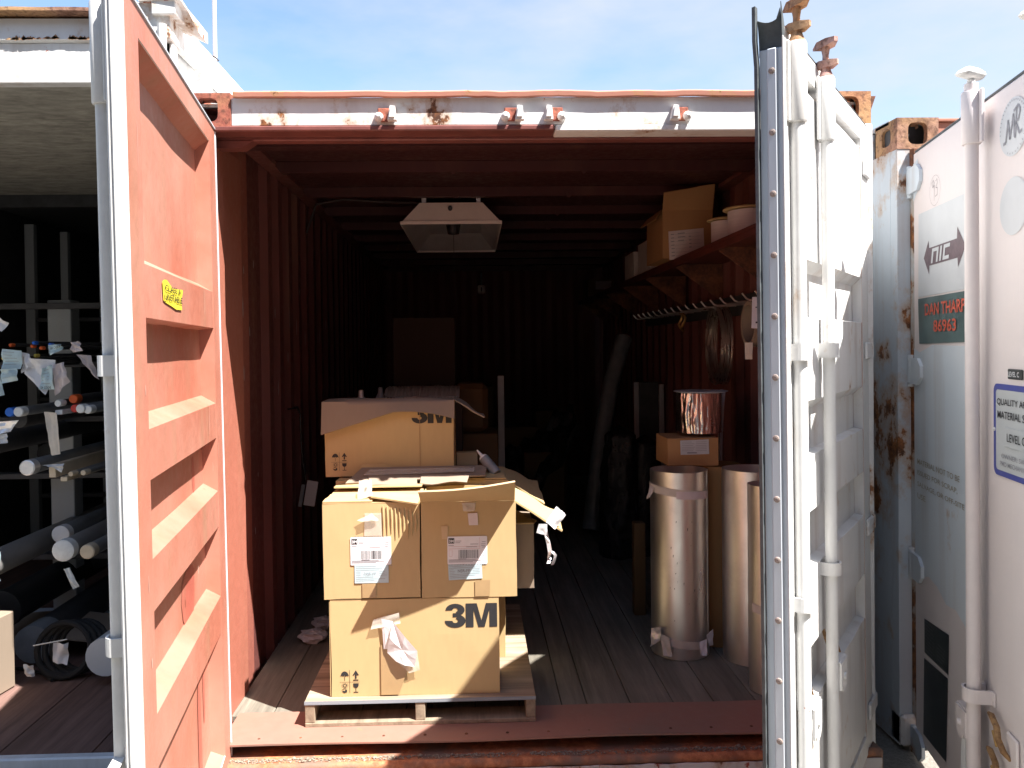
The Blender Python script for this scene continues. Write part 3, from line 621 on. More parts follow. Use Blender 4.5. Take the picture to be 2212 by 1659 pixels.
# local +y is the inner side here, the outer face is at y = 0
m = MB(XC); m.box(-.008, 1.17, .0, .05, .06, 2.24, .005); dC = m.build('door', 'pink_paint', Cc, label='pale pink door standing wide open')
m = MB(XC); m.box(-.01, 1.175, .004, .045, 2.241, 2.252, .004); m.build('top_gasket', 'rubber_dark', dC)
fc = Fr(XC @ Vector((0, 0, 0)), dc, (0, 0, 1))          # u along the door, v up; the normal points inwards
nC = XC.to_3x3() @ Vector((0, -1, 0))
def FD(t, z, c=.0015): return Fr(XC @ Vector((t, -c, z)), dc, (0, 0, 1), nC)
def panel(nm, pts, mat, c, label=None):
    m = MB(); m.poly(FD(0, 0, c), pts); return m.build(nm, mat, dC, norm=False, label=label)
panel('pale_blue_patch', [(-.006, 1.515), (.06, 1.50), (.2, 1.527), (.54, 1.524), (.545, .63), (.50, .64), (.42, .665), (.33, .655), (.24, .69), (.15, .70), (.08, .68), (.03, .70), (-.006, .66)], 'pale_blue', .0012)  # pale blue patches laid over the pink door face
panel('pale_blue_patch', [(-.006, 2.20), (.05, 2.21), (.06, 2.13), (.04, 2.09), (-.006, 2.06)], 'pale_blue', .0012)
panel('decal', [(.057, 2.004), (.535, 1.999), (.535, 1.702), (.05, 1.702)], 'decal_white', .0018)
panel('sign_plate', [(.05, 1.696), (.54, 1.696), (.54, 1.537), (.062, 1.532)], 'sign_green', .003)
text('sign_print', 'DAN THARP', 'red_led', dC, FD(.135, 1.632, .0042), .39, .042, .02); text('sign_print', '86963', 'red_led', dC, FD(.225, 1.572, .0042), .22, .042, .02)
ar = [(.118, 1.838), (.170, 1.895), (.176, 1.868), (.448, 1.868), (.452, 1.905), (.522, 1.836), (.456, 1.776), (.452, 1.806), (.178, 1.806), (.174, 1.776)]
m = MB(); m.poly(FD(0, 0, .0028), ar); m.build('arrow_decal', 'logo_brown', dC, norm=False)
m = MB(); F0 = FD(0, 0, .0038); sk_ = .018
def lt(pts): m.poly(F0, [(a+(b_-1.836)*.30, b_) for a, b_ in pts])
lt([(.205, 1.812), (.222, 1.812), (.222, 1.862), (.205, 1.862)]); lt([(.222, 1.850), (.262, 1.850), (.272, 1.862), (.222, 1.862)]); lt([(.256, 1.812), (.273, 1.812), (.273, 1.8615), (.256, 1.8495)])
lt([(.289, 1.812), (.306, 1.812), (.306, 1.862), (.289, 1.862)]); lt([(.322, 1.812), (.339, 1.812), (.339, 1.862), (.322, 1.862)]); lt([(.339, 1.850), (.382, 1.850), (.382, 1.862), (.339, 1.862)]); lt([(.339, 1.812), (.382, 1.812), (.382, 1.824), (.339, 1.824)])
m.build('decal_print', 'decal_white', dC, norm=False)
for zc, r_ in ((2.115, .078), (1.902, .078)):
    m = MB(); m.poly(FD(.868, zc, .0016), [(r_*1.15*math.cos(a*.2244), r_*math.sin(a*.2244)) for a in range(28)]); dk = m.build('round_decal', 'decal_white', dC, norm=False)
m = MB(); q = FD(.868, 2.115, .0028)
def stroke(pts, w_=.004):
    for (a, b_), (c_, d_) in zip(pts, pts[1:]):
        e = Vector((c_-a, d_-b_)); e.normalize(); n_ = Vector((-e.y, e.x))*w_; m.poly(q, [(a-n_.x, b_-n_.y), (c_-n_.x, d_-n_.y), (c_+n_.x, d_+n_.y), (a+n_.x, b_+n_.y)])
stroke([(-.062, -.035), (-.046, -.033), (-.030, .025), (-.020, -.030), (.004, .034), (.010, -.030)]); stroke([(.014, -.034), (.024, .046)]); stroke([(.006, .040), (.034, .050), (.046, .034), (.034, .012), (.018, .008), (.040, -.026), (.056, -.022)])
for k in range(26):
    a = .5+k*.16 if k < 18 else .5+k*.21; stroke([(.078*math.cos(a), .068*math.sin(a)), (.083*math.cos(a), .073*math.sin(a))], .0012)
m.build('logo_print', 'ink_grey', dC, norm=False)
m = MB(); q = FD(.235, 2.06, .0016)
stroke([(.055*math.cos(a*.35), .052*math.sin(a*.35)) for a in range(19)], .0006)
stroke([(-.022, .012), (-.030, .030), (-.016, .038), (-.006, .026), (-.022, .012), (-.004, .018), (-.008, -.034)], .0011); stroke([(.008, .030), (.022, .036), (.026, .022), (.010, .008), (.026, .004), (.024, -.018), (.004, -.022)], .0011)
m.build('handwriting', 'pencil', dC, norm=False)
# signs
m = MB(); m.box(.838, .925, -.006, -.0005, 1.434, 1.462, .002); m.X = None; mm_ = MB(XC); mm_.box(.838, .925, -.006, -.0005, 1.434, 1.462, .002); lp = mm_.build('small_sign', 'tag_black', dC); text('sign_print', 'LEVEL C', 'decal_white', dC, FD(.846, 1.441, .0068), .07, .014, .02)
def rrect(a0, a1, b0, b1, r_, n=5):
    o = []
    for cx_, cy_, s0 in ((a1-r_, b1-r_, 0), (a0+r_, b1-r_, 1), (a0+r_, b0+r_, 2), (a1-r_, b0+r_, 3)):
        for k in range(n+1): an = (s0+k/n)*math.pi/2; o.append((cx_+r_*math.cos(an), cy_+r_*math.sin(an)))
    return o
m = MB(); m.prism(FD(0, 0, .0005), rrect(.738, 1.12, 1.160, 1.418, .022), 0, .0035); sg = m.build('sign_plate', 'sign_blue', dC, label='blue rimmed notice plate')
m = MB(); m.poly(FD(0, 0, .0046), rrect(.756, 1.102, 1.176, 1.402, .012)); m.build('sign_face', 'sign_face', dC, norm=False)
F5 = lambda t, z: FD(t, z, .0056)
text('sign_print', 'QUALITY AFFECTING', 'ink', dC, F5(.768, 1.357), .315, .021, .008); text('sign_print', 'MATERIAL STORAGE', 'ink', dC, F5(.772, 1.322), .305, .021, .008)
mm_ = MB(XC); mm_.box(.815, 1.04, -.0075, -.0046, 1.246, 1.300, .001); mm_.build('level_plate', 'sign_face', dC)
text('sign_print', 'LEVEL C', 'ink', dC, FD(.842, 1.262, .0085), .115, .023, .008)
text('sign_print', 'OWNER: SWCI LAB', 'ink_grey', dC, F5(.798, 1.212), .23, .013, .004); text('sign_print', 'PMD MECHANICAL STORES', 'ink_grey', dC, F5(.789, 1.190), .27, .013, .004)
mm_ = MB(XC); mm_.tube([(.745, -.003, 1.288), (.745, -.009, 1.288)], [.006, .004], 10); mm_.build('rivet', 'white_paint', dC)
for i, s_ in enumerate(('MATERIAL NOT TO BE', 'ISSUED FOR SCRAP,', 'SALVAGE, OR OFF-SITE', 'USE')):
    text('faint_lettering', s_, 'faint_print', dC, FD(.035, 1.088-.042*i, .0022), (.43, .41, .47, .09)[i], .020, .004)
panel('data_plate', [(.103, .535), (.357, .562), (.350, .425), (.103, .412)], 'decal_black', .002); panel('data_plate', [(.098, .389), (.345, .412), (.325, .120), (.085, .105)], 'decal_black', .002)
m = MB(); F0 = FD(0, 0, .003)
for k in range(9):
    z = .53-.013*k; m.rect(F0, .115, .115+rnd.uniform(.07, .10), z, z+.0035)
    if 2 < k: m.rect(F0, .245, .245+rnd.uniform(.05, .09), z, z+.004)
m.rect(F0, .240, .243, .43, .55)
m.build('plate_print', 'decal_line', dC, kind='stuff', norm=False)
rod_set(dC, XC, .695, -1, .019, -.02, 2.285, [(2.11, 2.262)], [(.485, .525)], (.40, -1), mat='pink_paint', capstyle='mushroom', tilt=-.9, off=.045)
rod_set(dC, XC, 1.13, -1, .019, -.02, 2.285, [(2.11, 2.262)], [(.485, .525)], None, mat='pink_paint', capstyle='mushroom', tilt=-.9, off=.05)
for t, z in ((.80, .44), (.79, .335)): hook(dC, XC, [(t-.08, -.012, z+.02), (t-.04, -.02, z+.03), (t, -.022, z+.015), (t+.03, -.03, z-.005), (t+.055, -.025, z-.03), (t+.06, -.01, z-.05)], .009); hook(dC, XC, [(t-.03, -.02, z-.01), (t+.02, -.03, z-.03)], .007, 'brass')
m = MB(XC); m.box(.83, .90, -.010, -.0005, .19, .46, .006); m.build('hook_plate', 'pink_paint', dC)
for z in (2.14, 1.43, .70, .04):
    m = MB(XC); m.prism(Fr(XC @ Vector((.0, -.0005, z)), dc, (0, 0, 1), nC), [(-.015, -.045), (.075, -.045), (.115, -.02), (.115, .02), (.075, .045), (-.015, .045)], 0, .010) if False else None
    q = MB(); q.prism(Fr(XC @ Vector((0, -.0005, z)), dc, (0, 0, 1), nC), [(-.02, -.048), (.065, -.048), (.10, -.02), (.10, .02), (.065, .048), (-.02, .048)], 0, .012)
    q2 = MB(XC); q2.box(-.055, -.012, -.014, .006, z-.048, z+.048, .004); q2.tube([(-.045, .0, z-.06), (-.045, .0, z+.06)], .013, 12); k = len(q.v); q.v += q2.v; q.f += [[i+k for i in f] for f in q2.f]; q.m += q2.m
    q.build('hinge', 'blue_grey_paint' if z < .1 else 'pale_blue', dC)

# ================================================================== CONTAINER B (left neighbour, racks of pipe inside)
Bc = thing('shipping_container', 'tall left container with white rust stained header, plywood ceiling and pipe racks inside', 'container', (-2.5, .1, 0))
bx0, bx1, by, bt = -3.73, -1.29, .10, 2.775
m = MB(); m.box(bx0, bx1, by, by+.05, 2.508, 2.652, .003); m.build('header', 'white_paint', Bc)
m = MB(); m.prism(Fr((bx0, by, 0), (0, 1, 0), (0, 0, 1)), [(0, 2.652), (-.012, 2.66), (.004, 2.74), (.05, 2.74), (.05, 2.652)], 0, bx1-bx0); m.build('header', 'white_rusty', Bc)
m = MB(); m.grid(lambda a, b_: (bx0+(bx1-bx0-.15)*a, by-.045+.3*b_, 2.750+.004*noise.noise(Vector((a*14, 0, 1)))), 40, 1, .012); m.build('roof_lip', 'casting_dirty', Bc, norm=False)
m = MB(); q = face_front(0, by-.0135, 0)
for k in range(150):
    x = bx0+.04+(bx1-bx0-.2)*rnd.random(); z = 2.661+.006*noise.noise(Vector((x*5, 0, 0))); w_ = rnd.uniform(.003, .016); h_ = rnd.uniform(.003, .011)
    if noise.noise(Vector((x*2.2, 7, 0))) < -.25: continue
    m.poly(q, [(x-w_, z), (x-w_*.3, z-h_*.5), (x+w_*.2, z-h_*.4), (x+w_, z-.001), (x+w_*.6, z+h_*.5), (x+w_*.1, z+h_*1.3), (x-w_*.4, z+h_*.6)])
m.build('rust_stain', 'rust_stain', Bc, kind='stuff', norm=False)
m = MB(); m.box(bx0, bx1, by+.05, 6.2, 2.738, 2.749); m.build('roof_skin', 'white_paint', Bc)
def rw(a, b_):
    n_ = 56; i = round(a*n_); return (bx1-.012-(.03 if i % 4 in (1, 2) else 0), by+.06+(6.0)*a, .1+b_*2.6)
m = MB(); m.grid(rw, 56, 1); m.build('side_wall', 'white_paint', Bc, norm=False)
m = MB(); m.box(bx1-.03, bx1-.002, by+.07, 6.2, 2.66, 2.772, .004); m.build('top_rail', 'white_paint', Bc)
m = MB(); m.box(bx1-.17, bx1+.005, by-.035, by+.10, 2.655, bt+.01, .004); m.box(bx1-.055, bx1+.03, by-.05, by+.05, 2.735, 2.79, .003); m.build('corner_casting', 'white_rusty', Bc)
m = MB(); m._a([(bx1-.10, by-.05, 2.79), (bx1+.05, by-.06, 2.793), (bx1+.052, by+.02, 2.78), (bx1+.085, by+.03, 2.74), (bx1+.09, by+.12, 2.73), (bx1-.10, by+.12, 2.785), (bx1-.10, by-.05, 2.782), (bx1+.05, by-.06, 2.785), (bx1+.052, by+.02, 2.772), (bx1+.085, by+.03, 2.70), (bx1+.09, by+.12, 2.69), (bx1-.10, by+.12, 2.777)], [[0, 1, 2, 3, 4, 5], [11, 10, 9, 8, 7, 6]]+[[i, (i+1) % 6, 6+(i+1) % 6, 6+i] for i in range(6)]); m.build('bent_plate', 'white_sill', Bc)
m = MB(); m.box(bx1-.075, bx1-.005, by, by+.07, 0, 2.655, .005); m.tube([(bx1-.02, by-.045, 2.2), (bx1-.02, by-.045, 2.70)], [.012, .016], 10); m.build('corner_post', 'white_paint', Bc)
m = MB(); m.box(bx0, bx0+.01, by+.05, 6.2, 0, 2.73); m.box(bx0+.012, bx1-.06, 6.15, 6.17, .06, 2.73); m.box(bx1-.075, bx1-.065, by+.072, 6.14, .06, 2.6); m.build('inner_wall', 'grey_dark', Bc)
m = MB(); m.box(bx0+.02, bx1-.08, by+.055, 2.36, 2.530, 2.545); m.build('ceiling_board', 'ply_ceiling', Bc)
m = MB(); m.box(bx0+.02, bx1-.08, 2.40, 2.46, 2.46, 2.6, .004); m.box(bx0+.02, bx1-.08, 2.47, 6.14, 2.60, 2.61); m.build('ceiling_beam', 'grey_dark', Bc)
for k in range(7):
    m = MB(); xx = bx0+.02+k*.345; m.box(xx, xx+.341, .135, 6.1, .045, .062, .002); m.build('floor_board', 'floor_red_wood', Bc)
m = MB(); m.box(bx0, bx1, by-.01, by+.03, -.02, .066, .006); m.build('sill', 'galv', Bc)

# rack
G = 'pipe_grey'
rk = thing('storage_rack', 'grey steel cantilever rack full of pipes inside the left container', 'rack', (-2.5, 1.66, .06))
def post(x, y, z1, w_=.085, nm='upright', mt='grey_steel'):
    m = MB(); m.box(x-w_/2, x+w_/2, y, y+.10, .11, z1, .004); return m.build(nm, mt, rk)
post(-2.44, 1.58, 1.82, .125); m = MB(); m.box(-3.6, -1.45, 1.56, 1.70, .065, .125, .004); m.build('base_beam', 'galv', rk)
for x, y, z1, w_ in ((-3.60, 3.5, 2.52, .035), (-3.34, 3.5, 2.46, .028), (-3.05, 3.5, 2.30, .03)):
    m = MB(); m.box(x-w_, x+w_, y, y+.05, .11, z1, .003); m.build('upright', 'grey_steel', rk)
for z in (.47, .90, 1.20, 1.49, 1.80):
    m = MB(); m.box(-3.5, -1.5, 1.50, 1.575, z-.03, z, .003); m.build('cross_beam', 'grey_dark', rk)
    m = MB(); m.box(-3.5, -1.5, 3.4, 3.46, z-.03, z, .003); m.build('cross_beam', 'grey_dark', rk)
# pipes: u,v measured ends resolved to places in metres
def W(x08, z08, x12, z12, y): k = (y-.8)/.4; return Vector((x08+(x12-x08)*k, y, z08+(z12-z08)*k))
pipes = [
 # x, y, z, radius, length, body, cap, cap label text, category
 (-2.062, .80, .652, .046, 4.3, G, 'white_cap', 'thick grey pipe whose end is wrapped in white tape, in the lowest rack level'),
 (-1.955, .80, .645, .031, 4.3, G, 'tan_cap', 'slimmer grey pipe beside the white taped pipe in the lowest rack level'),
 (-2.38, .55, .595, .058, 4.6, G, 'pipe_grey', 'long thick grey pipe at the far left of the lowest rack level'),
 (-2.22, 1.10, .66, .040, 4.0, 'pipe_wrap', 'paper', 'dark grey pipe with a paper sleeve lying behind the thick pipes'),
 (-2.212, .80, 1.026, .033, 4.2, 'pipe_wrap', 'foil_tape', 'dark pipe with crinkled silver end above the empty rack level'),
 (-2.02, .80, .995, .011, 4.0, G, 'tan_cap', 'thin rod with a cream end beside the square tan bars'),
 (-1.965, .80, 1.000, .012, 4.0, G, 'tan_cap', 'thin rod with a cream end next to the open red door edge'),
 (-2.283, .80, 1.275, .020, 4.0, G, 'blue_cap', 'pipe with a round bright blue end cap'),
 (-2.245, .80, 1.276, .021, 4.0, 'pipe_wrap', 'white_cap', 'pipe with white wrapped cap beside the bright blue cap'),
 (-2.070, .80, 1.312, .015, 4.0, 'grey_dark', 'white_cap', 'dark pipe with a small white end above the hanging cloth strip'),
 (-2.022, .84, 1.328, .019, 4.0, 'grey_dark', 'orange_cap', 'dark pipe with an orange end, highest of its rack level'),
 (-1.998, .80, 1.288, .017, 4.0, 'grey_dark', 'red_cap', 'dark pipe with a red cap left of two white caps'),
 (-1.968, .79, 1.287, .019, 4.0, 'pipe_wrap', 'white_cap', 'pipe with white cap just right of the red cap'),
 (-1.940, .80, 1.282, .018, 4.0, 'pipe_wrap', 'white_cap', 'pipe with white cap nearest the red container door'),
 (-2.40, .8, 1.13, .05, 4.2, 'grey_dark', 'grey_dark', 'fat dark pipe on the third rack level'), (-2.30, .9, 1.235, .038, 4.2, 'grey_dark', 'grey_dark', 'dark pipe under the blue capped pipe'),
 (-2.15, 1.75, .96, .05, 3.6, 'black_iron', 'black_iron', 'fat dark pipe under the square tan bars'), (-2.3, 1.75, .97, .06, 3.6, 'black_iron', 'black_iron', 'fat black pipe behind the rack upright on the middle level'), (-2.60, 1.75, .97, .06, 3.6, 'black_iron', 'black_iron', 'fat dark pipe under the silver ended pipe'),
 (-2.45, 1.0, .33, .085, 4.2, 'black_iron', 'black_iron', 'very fat black pipe low on the left of the rack'), (-2.35, 1.75, .42, .09, 3.6, 'black_iron', 'black_iron', 'very fat black pipe low beneath the white taped pipe'),
]
for (x, y, z, r_, ln, bm_, cp, lab) in pipes:
    t = thing('pipe', lab, 'pipe', (x, y, z), 'pipes and rods lying in the left container rack')
    m = MB(); m.tube([(x, y+.012, z), (x-.02, y+ln, z)], r_, 18); m.build('tube', bm_, t, smooth=True)
    m = MB(); m.tube([(x, y, z), (x, y+.004, z), (x, y+.05, z)], [r_*.9, r_*1.06, r_*1.07], 18); m.build('end_cap', cp, t, smooth=True)
small = [(72, 741, 'blue'), (68, 748, 'orange'), (88, 752, 'orange'), (108, 745, 'blue'), (21, 745, 'orange'), (4, 773, 'yellow'), (75, 768, 'yellow'), (50, 776, 'blue'), (43, 781, 'blue'), (53, 782, 'blue'), (4, 790, 'blue')]
SPOT = ['the topmost left of the upright', 'touching the blue capped rod left of the upright', 'right one of two before the upright', 'in front of the upright by the lettered tag', 'under the pale tag at the upper left', 'at the photo left edge above a blue cap', 'beside the crinkled white bag end', 'highest of the three blue caps bunched together', 'left one of the three bunched blue caps', 'right one of the three bunched blue caps', 'at the photo left edge under the yellow cap']
for i, (u, v, c_) in enumerate(small):
    x = -2.172+(u-72)*.00198; z = 1.582-(v-741)*.00209; r_ = .0085
    t = thing('rod', 'thin rod with %s end cap, %s' % (c_, SPOT[i]), 'rod', (x, .8, z), 'thin colour capped rods on the top rack level' if True else None)
    m = MB(); m.tube([(x, .812, z), (x+.01, 4.4, z)], r_*.9, 10); m.build('tube', 'grey_dark', t, smooth=True); m = MB(); m.tube([(x, .8, z), (x, .804, z), (x, .83, z)], [r_*.7, r_, r_], 10); m.build('end_cap', c_+'_cap', t, smooth=True)
for i, (x, z, w_, h_, lab) in enumerate(((-2.095, 1.012, .030, .058, 'upright cream ended rectangular bar hanging over the rack edge'), (-2.045, .975, .030, .020, 'flat cream ended bar right of the upright one'), (-2.062, 1.272, .032, .020, 'small white ended square bar under the white cap'))):
    m = MB(); m.box(x-w_/2, x+w_/2, .79, 3.6, z-h_/2, z+h_/2, .002); solo(m, 'metal_bar', 'tan_cap' if i < 2 else 'white_cap', lab, 'bar', 'square bars in the pipe rack', (x, .8, z))
# tags, bags and strips hanging off the pipes
def sheet(nm, pts4, mat, lab, cat='tag', group=None, curl=.012, seed=0, n=8, th=.0012, prints=0, parent=None, loc=None):
    """a limp rectangle between four corners a,b (top) c,d (bottom right, bottom left)"""
    a, b_, c_, d_ = [Vector(p) for p in pts4]
    nn = (b_-a).cross(d_-a).normalized()
    def fn(s_, t_):
        p = (a.lerp(b_, s_)).lerp(d_.lerp(c_, s_), t_)
        return p+nn*(curl*(noise.noise(Vector((s_*2.1+seed, t_*2.4, seed)))*1.6+math.sin(s_*3+seed)*.4))
    m = MB(); m.grid(fn, n, n, th)
    if parent is not None: return m.build(nm, mat, parent, smooth=True, norm=False)
    t = thing(nm, lab, cat, tuple(a), group); m.build('sheet', mat, t, smooth=True, norm=False)
    if prints:
        q = MB(); up_ = nn if nn.y < 0 else -nn
        for k in range(prints):
            t_ = .12+.76*k/prints; s1 = rnd.uniform(.5, .9)
            q._a([fn(s_, tt)+up_*.003 for s_, tt in ((.1, t_), (s1, t_), (s1, t_+.018), (.1, t_+.018))], [[0, 1, 2, 3]])
        q.build('print', 'ink_grey', t, norm=False)
    return t
TG = 'paper tags and plastic bags hanging from the pipes'
K = lambda u, v, y=.76: (lambda k: (-2.211+(u-58)*.00201-(u+1010)*0+0+(y-.8)*-.53*(1-(u-58)/1900), y, 1.5387+(735-v+0)*.00204))(0)
def P_(u, v, y=.76):
    "point in front of the rack at depth y for a measured direction"
    s_ = (y+2.941)/1788.; return Vector((-.2163+(u-1021)*s_, y, 1.5387+(757-(u-20)*.0122-v)*s_))
sheet('paper_tag', [P_(20, 748), P_(62, 752), P_(62, 790), P_(18, 794)], 'paper_blue', 'pale blue printed tag flopped over the rods, upper left in the rack', group=TG, seed=1, prints=5)
sheet('paper_tag', [P_(14, 792, .75), P_(52, 789, .75), P_(53, 815, .75), P_(18, 822, .75)], 'paper_blue', 'small pale blue tag pointing down under the yellow capped rod', group=TG, seed=2, prints=3)
sheet('paper_tag', [P_(-10, 800, .78), P_(14, 798, .78), P_(24, 846, .78), P_(-10, 856, .78)], 'paper_blue', 'long pale blue tag at the photo left edge', group=TG, seed=3, prints=6)
sheet('paper_tag', [P_(118, 740, .77), P_(144, 738, .77), P_(147, 750, .77), P_(121, 762, .77)], 'paper_blue', 'pale blue tag lettered SR CODE standing up over the rods', group=TG, seed=4)
text('tag_print', 'SR CODE', 'ink', bpy.data.objects['paper_tag.003'], Fr(P_(122, 750, .755), P_(145, 744, .755)-P_(122, 750, .755), (0, 0, 1)), .045, .010, .01)
sheet('plastic_bag', [P_(78, 768, .78), P_(130, 772, .78), P_(112, 846, .78), P_(68, 800, .78)], 'paper', 'large pale plastic tag pouch hanging in front of the grey upright', group=TG, seed=5, curl=.02)
sheet('paper_tag', [P_(104, 790, .765), P_(124, 782, .765), P_(126, 835, .765), P_(97, 834, .765)], 'paper_blue', 'pale green blue tag lettered SR CODE along its bottom edge', group=TG, seed=6, prints=5)
text('tag_print', 'SR CODE', 'ink', bpy.data.objects['paper_tag.004'], Fr(P_(100, 833, .75), (1, 0, 0), (0, 0, 1)), .045, .010, .01)
sheet('paper_tag', [P_(126, 782, .79), P_(150, 776, .79), P_(160, 818, .79), P_(128, 848, .79)], 'paper_pink', 'crumpled pinkish tag pouch turned to a point beside the upright', group=TG, seed=7, curl=.02)
sheet('plastic_bag', [P_(162, 735, .82), P_(182, 732, .82), P_(192, 752, .82), P_(165, 756, .82)], 'paper_pink', 'small crumpled clear bag standing on the rods near the red door', group=TG, seed=8, curl=.02)
sheet('plastic_bag', [P_(175, 760, .9), P_(208, 762, .9), P_(222, 815, .9), P_(200, 790, .9)], 'paper_pink', 'long clear bag slanting behind the edge of the red door', group=TG, seed=9, curl=.02)
sheet('plastic_bag', [P_(56, 752, .78), P_(78, 760, .78), P_(84, 785, .78), P_(62, 800, .78)], 'paper', 'crinkled white bag end around the yellow capped rod', group=TG, seed=10, curl=.02)
sheet('plastic_bag', [P_(150, 905, .78), P_(-12, 905, .78), P_(-12, 930, .78), P_(28, 925, .78)] if False else [P_(-12, 905, .78), P_(50, 900, .78), P_(34, 924, .78), P_(-12, 934, .78)], 'foil_tape', 'crinkled pale wrap hanging below the bright blue capped pipe', group=TG, seed=11, curl=.02)
sheet('paper_tag', [P_(5, 930, .78), P_(27, 928, .78), P_(28, 948, .78), P_(8, 950, .78)], 'decal_white', 'small lavender paper under the crinkled wrap', group=TG, seed=12)
sheet('paper_tag', [P_(-14, 690, .8), P_(12, 678, .8), P_(34, 693, .8), P_(22, 712, .8)], 'paper', 'folded white paper at the photo left edge, highest tag of the rack', group=TG, seed=13)
sheet('cloth_strip', [P_(104, 882, .78), P_(134, 884, .78), P_(140, 972, .78), P_(118, 976, .78)], 'mask_tape', 'long beige cloth strip hanging down in front of the grey upright', 'strip', seed=14, curl=.015)
sheet('plastic_bag', [P_(100, 996, .77), P_(148, 992, .77), P_(140, 1012, .77), P_(122, 1000, .77)], 'decal_white', 'white paper flap lying over the cream ended bars', group=TG, seed=15, curl=.01)
sheet('tape_end', [P_(140, 1218, .79), P_(153, 1215, .79), P_(172, 1256, .79), P_(160, 1262, .79)], 'white_cap', 'strip of white tape dangling below the white taped pipe', 'tape', seed=16, curl=.01)
sheet('tape_end', [P_(-10, 1180, .62), P_(5, 1184, .62), P_(2, 1245, .62), P_(-12, 1248, .62)], 'paper_blue', 'shredded pale wrap on the long pipe at the photo left edge', 'wrap', seed=17, curl=.02)
# things on its floor
t = thing('hose_coil', 'black hose coil with hanging tags standing on the left container floor', 'hose', (-2.06, .85, .07))
for k in range(4):
    r_ = .118-.004*k; m = MB(); m.tube([(-2.085+r_*math.cos(a*.2618)+.022*k, .84+.05*math.sin(a*.2618)*.5+.016*k, .195+r_*math.sin(a*.2618)*.98) for a in range(24)], .0135, 8, closed=True); m.build('hose_turn', 'hose', t, smooth=True)
m = MB(); m.tube([(-2.20, .80, .23), (-2.05, .80, .255)], .003, 6); m.build('tie', 'white_cap', t)
sheet('tag', [(-2.235, .78, .155), (-2.19, .78, .15), (-2.185, .78, .10), (-2.225, .78, .10)], 'decal_white', '', parent=t, seed=3)
sheet('tag', [(-2.11, .80, .24), (-2.05, .81, .235), (-2.06, .82, .135), (-2.12, .81, .15)], 'paper', '', parent=t, seed=4)
def carton_plain(nm, x0, x1, y0, y1, z0, z1, mat, lab, cat='carton', rz=0, group=None, b=.004):
    cx_, cy_ = (x0+x1)/2, (y0+y1)/2; t = thing(nm, lab, cat, (cx_, cy_, z0), group)
    m = MB(Matrix.Translation((cx_, cy_, 0)) @ Matrix.Rotation(R(rz), 4, 'Z')); m.box(x0-cx_, x1-cx_, y0-cy_, y1-cy_, z0, z1, b); m.build('body', mat, t); return t
t = carton_plain('cardboard_box', -2.77, -2.285, .42, .80, .066, .40, 'cardboard_grey', 'torn brown cardboard box cut by the photo left edge', rz=-8)
sheet('flap', [(-2.79, .43, .40), (-2.25, .38, .40), (-2.23, .30, .36), (-2.77, .28, .42)], 'cardboard_grey', '', parent=t, seed=5)
m = MB(); m.grid(lambda a, b_: (-2.62+.62*a, 1.05+.35*b_, .16+.02*math.sin(a*4)+.015*b_), 8, 4, .006); solo(m, 'cardboard_sheet', 'cardboard_grey', 'crumpled sheet of brown cardboard lying behind the hose coil', 'cardboard', loc=(-2.3, 1.2, .1))
t = thing('paper_roll', 'white wrapped roll end peeping out behind the red door edge', 'roll', (-1.83, .75, .17)); m = MB(); m.tube([(-1.85, .72, .20), (-1.83, 1.6, .20)], .085, 20); m.build('wrap', 'decal_white', t, smooth=True)
t = thing('pipe', 'fat dark pipe lying on the floor with a pale torn sleeve on its end', 'pipe', (-2.35, 1.0, .15)); m = MB(); m.tube([(-2.30, 1.0, .17), (-2.35, 4.6, .17)], .085, 20); m.build('tube', 'grey_dark', t, smooth=True); m = MB(); m.tube([(-2.30, .985, .17), (-2.30, 1.12, .17)], .089, 20); m.build('sleeve', 'pipe_wrap', t, smooth=True)
t = thing('strap', 'black strap lying on the floor in front of the hose coil', 'strap', (-2.3, .9, .066)); m = MB(); m.tube([(-2.5, .9, .075), (-2.35, .95, .074), (-2.2, .88, .075), (-2.12, .80, .073)], .008, 6); m.build('band', 'hose', t)

# mast behind
t = thing('mast', 'thin pale metal mast rising behind the left container roof', 'mast', (-4.45, 11, 0)); m = MB(); m.tube([(-4.45, 11, -.02), (-4.44, 11, 8.4)], .035, 10); m.build('pole', 'pink_paint', t, smooth=True)
m = MB(); m.tube([(-4.55, 10.9, 6.42), (-4.42, 10.93, 6.38), (-4.37, 10.95, 6.33), (-4.42, 10.9, 6.29), (-4.47, 10.96, 6.33)], .012, 6); m.build('wire', 'cord', t)

# ================================================================== CONTENTS OF CONTAINER A
# pallet
pl = thing('pallet', 'wooden pallet with plywood top carrying the stack of cartons', 'pallet', (-.43, .65, .148))
px0, px1, py0, py1 = -.853, -.003, .10, 1.20
m = MB(); m.box(px0, px1, py0, py1, .232, .246, .001); m.build('top_board', 'pallet_deck', pl)
m = MB(); m.box(px0-.001, px1+.001, py0-.0015, py0-.0005, .2325, .2455); m.build('board_edge', 'ply_edge', pl)
for a in (px0, px0+.405, px1-.036):
    m = MB(); m.box(a, a+.036, py0+.002, py1-.002, .165, .2315, .002); m.build('stringer', 'pallet_wood', pl)
for y in (py0, .60, 1.10):
    m = MB(); m.box(px0, px1, y, y+.10, .149, .1645, .002); m.build('bottom_slat', 'pallet_wood', pl)

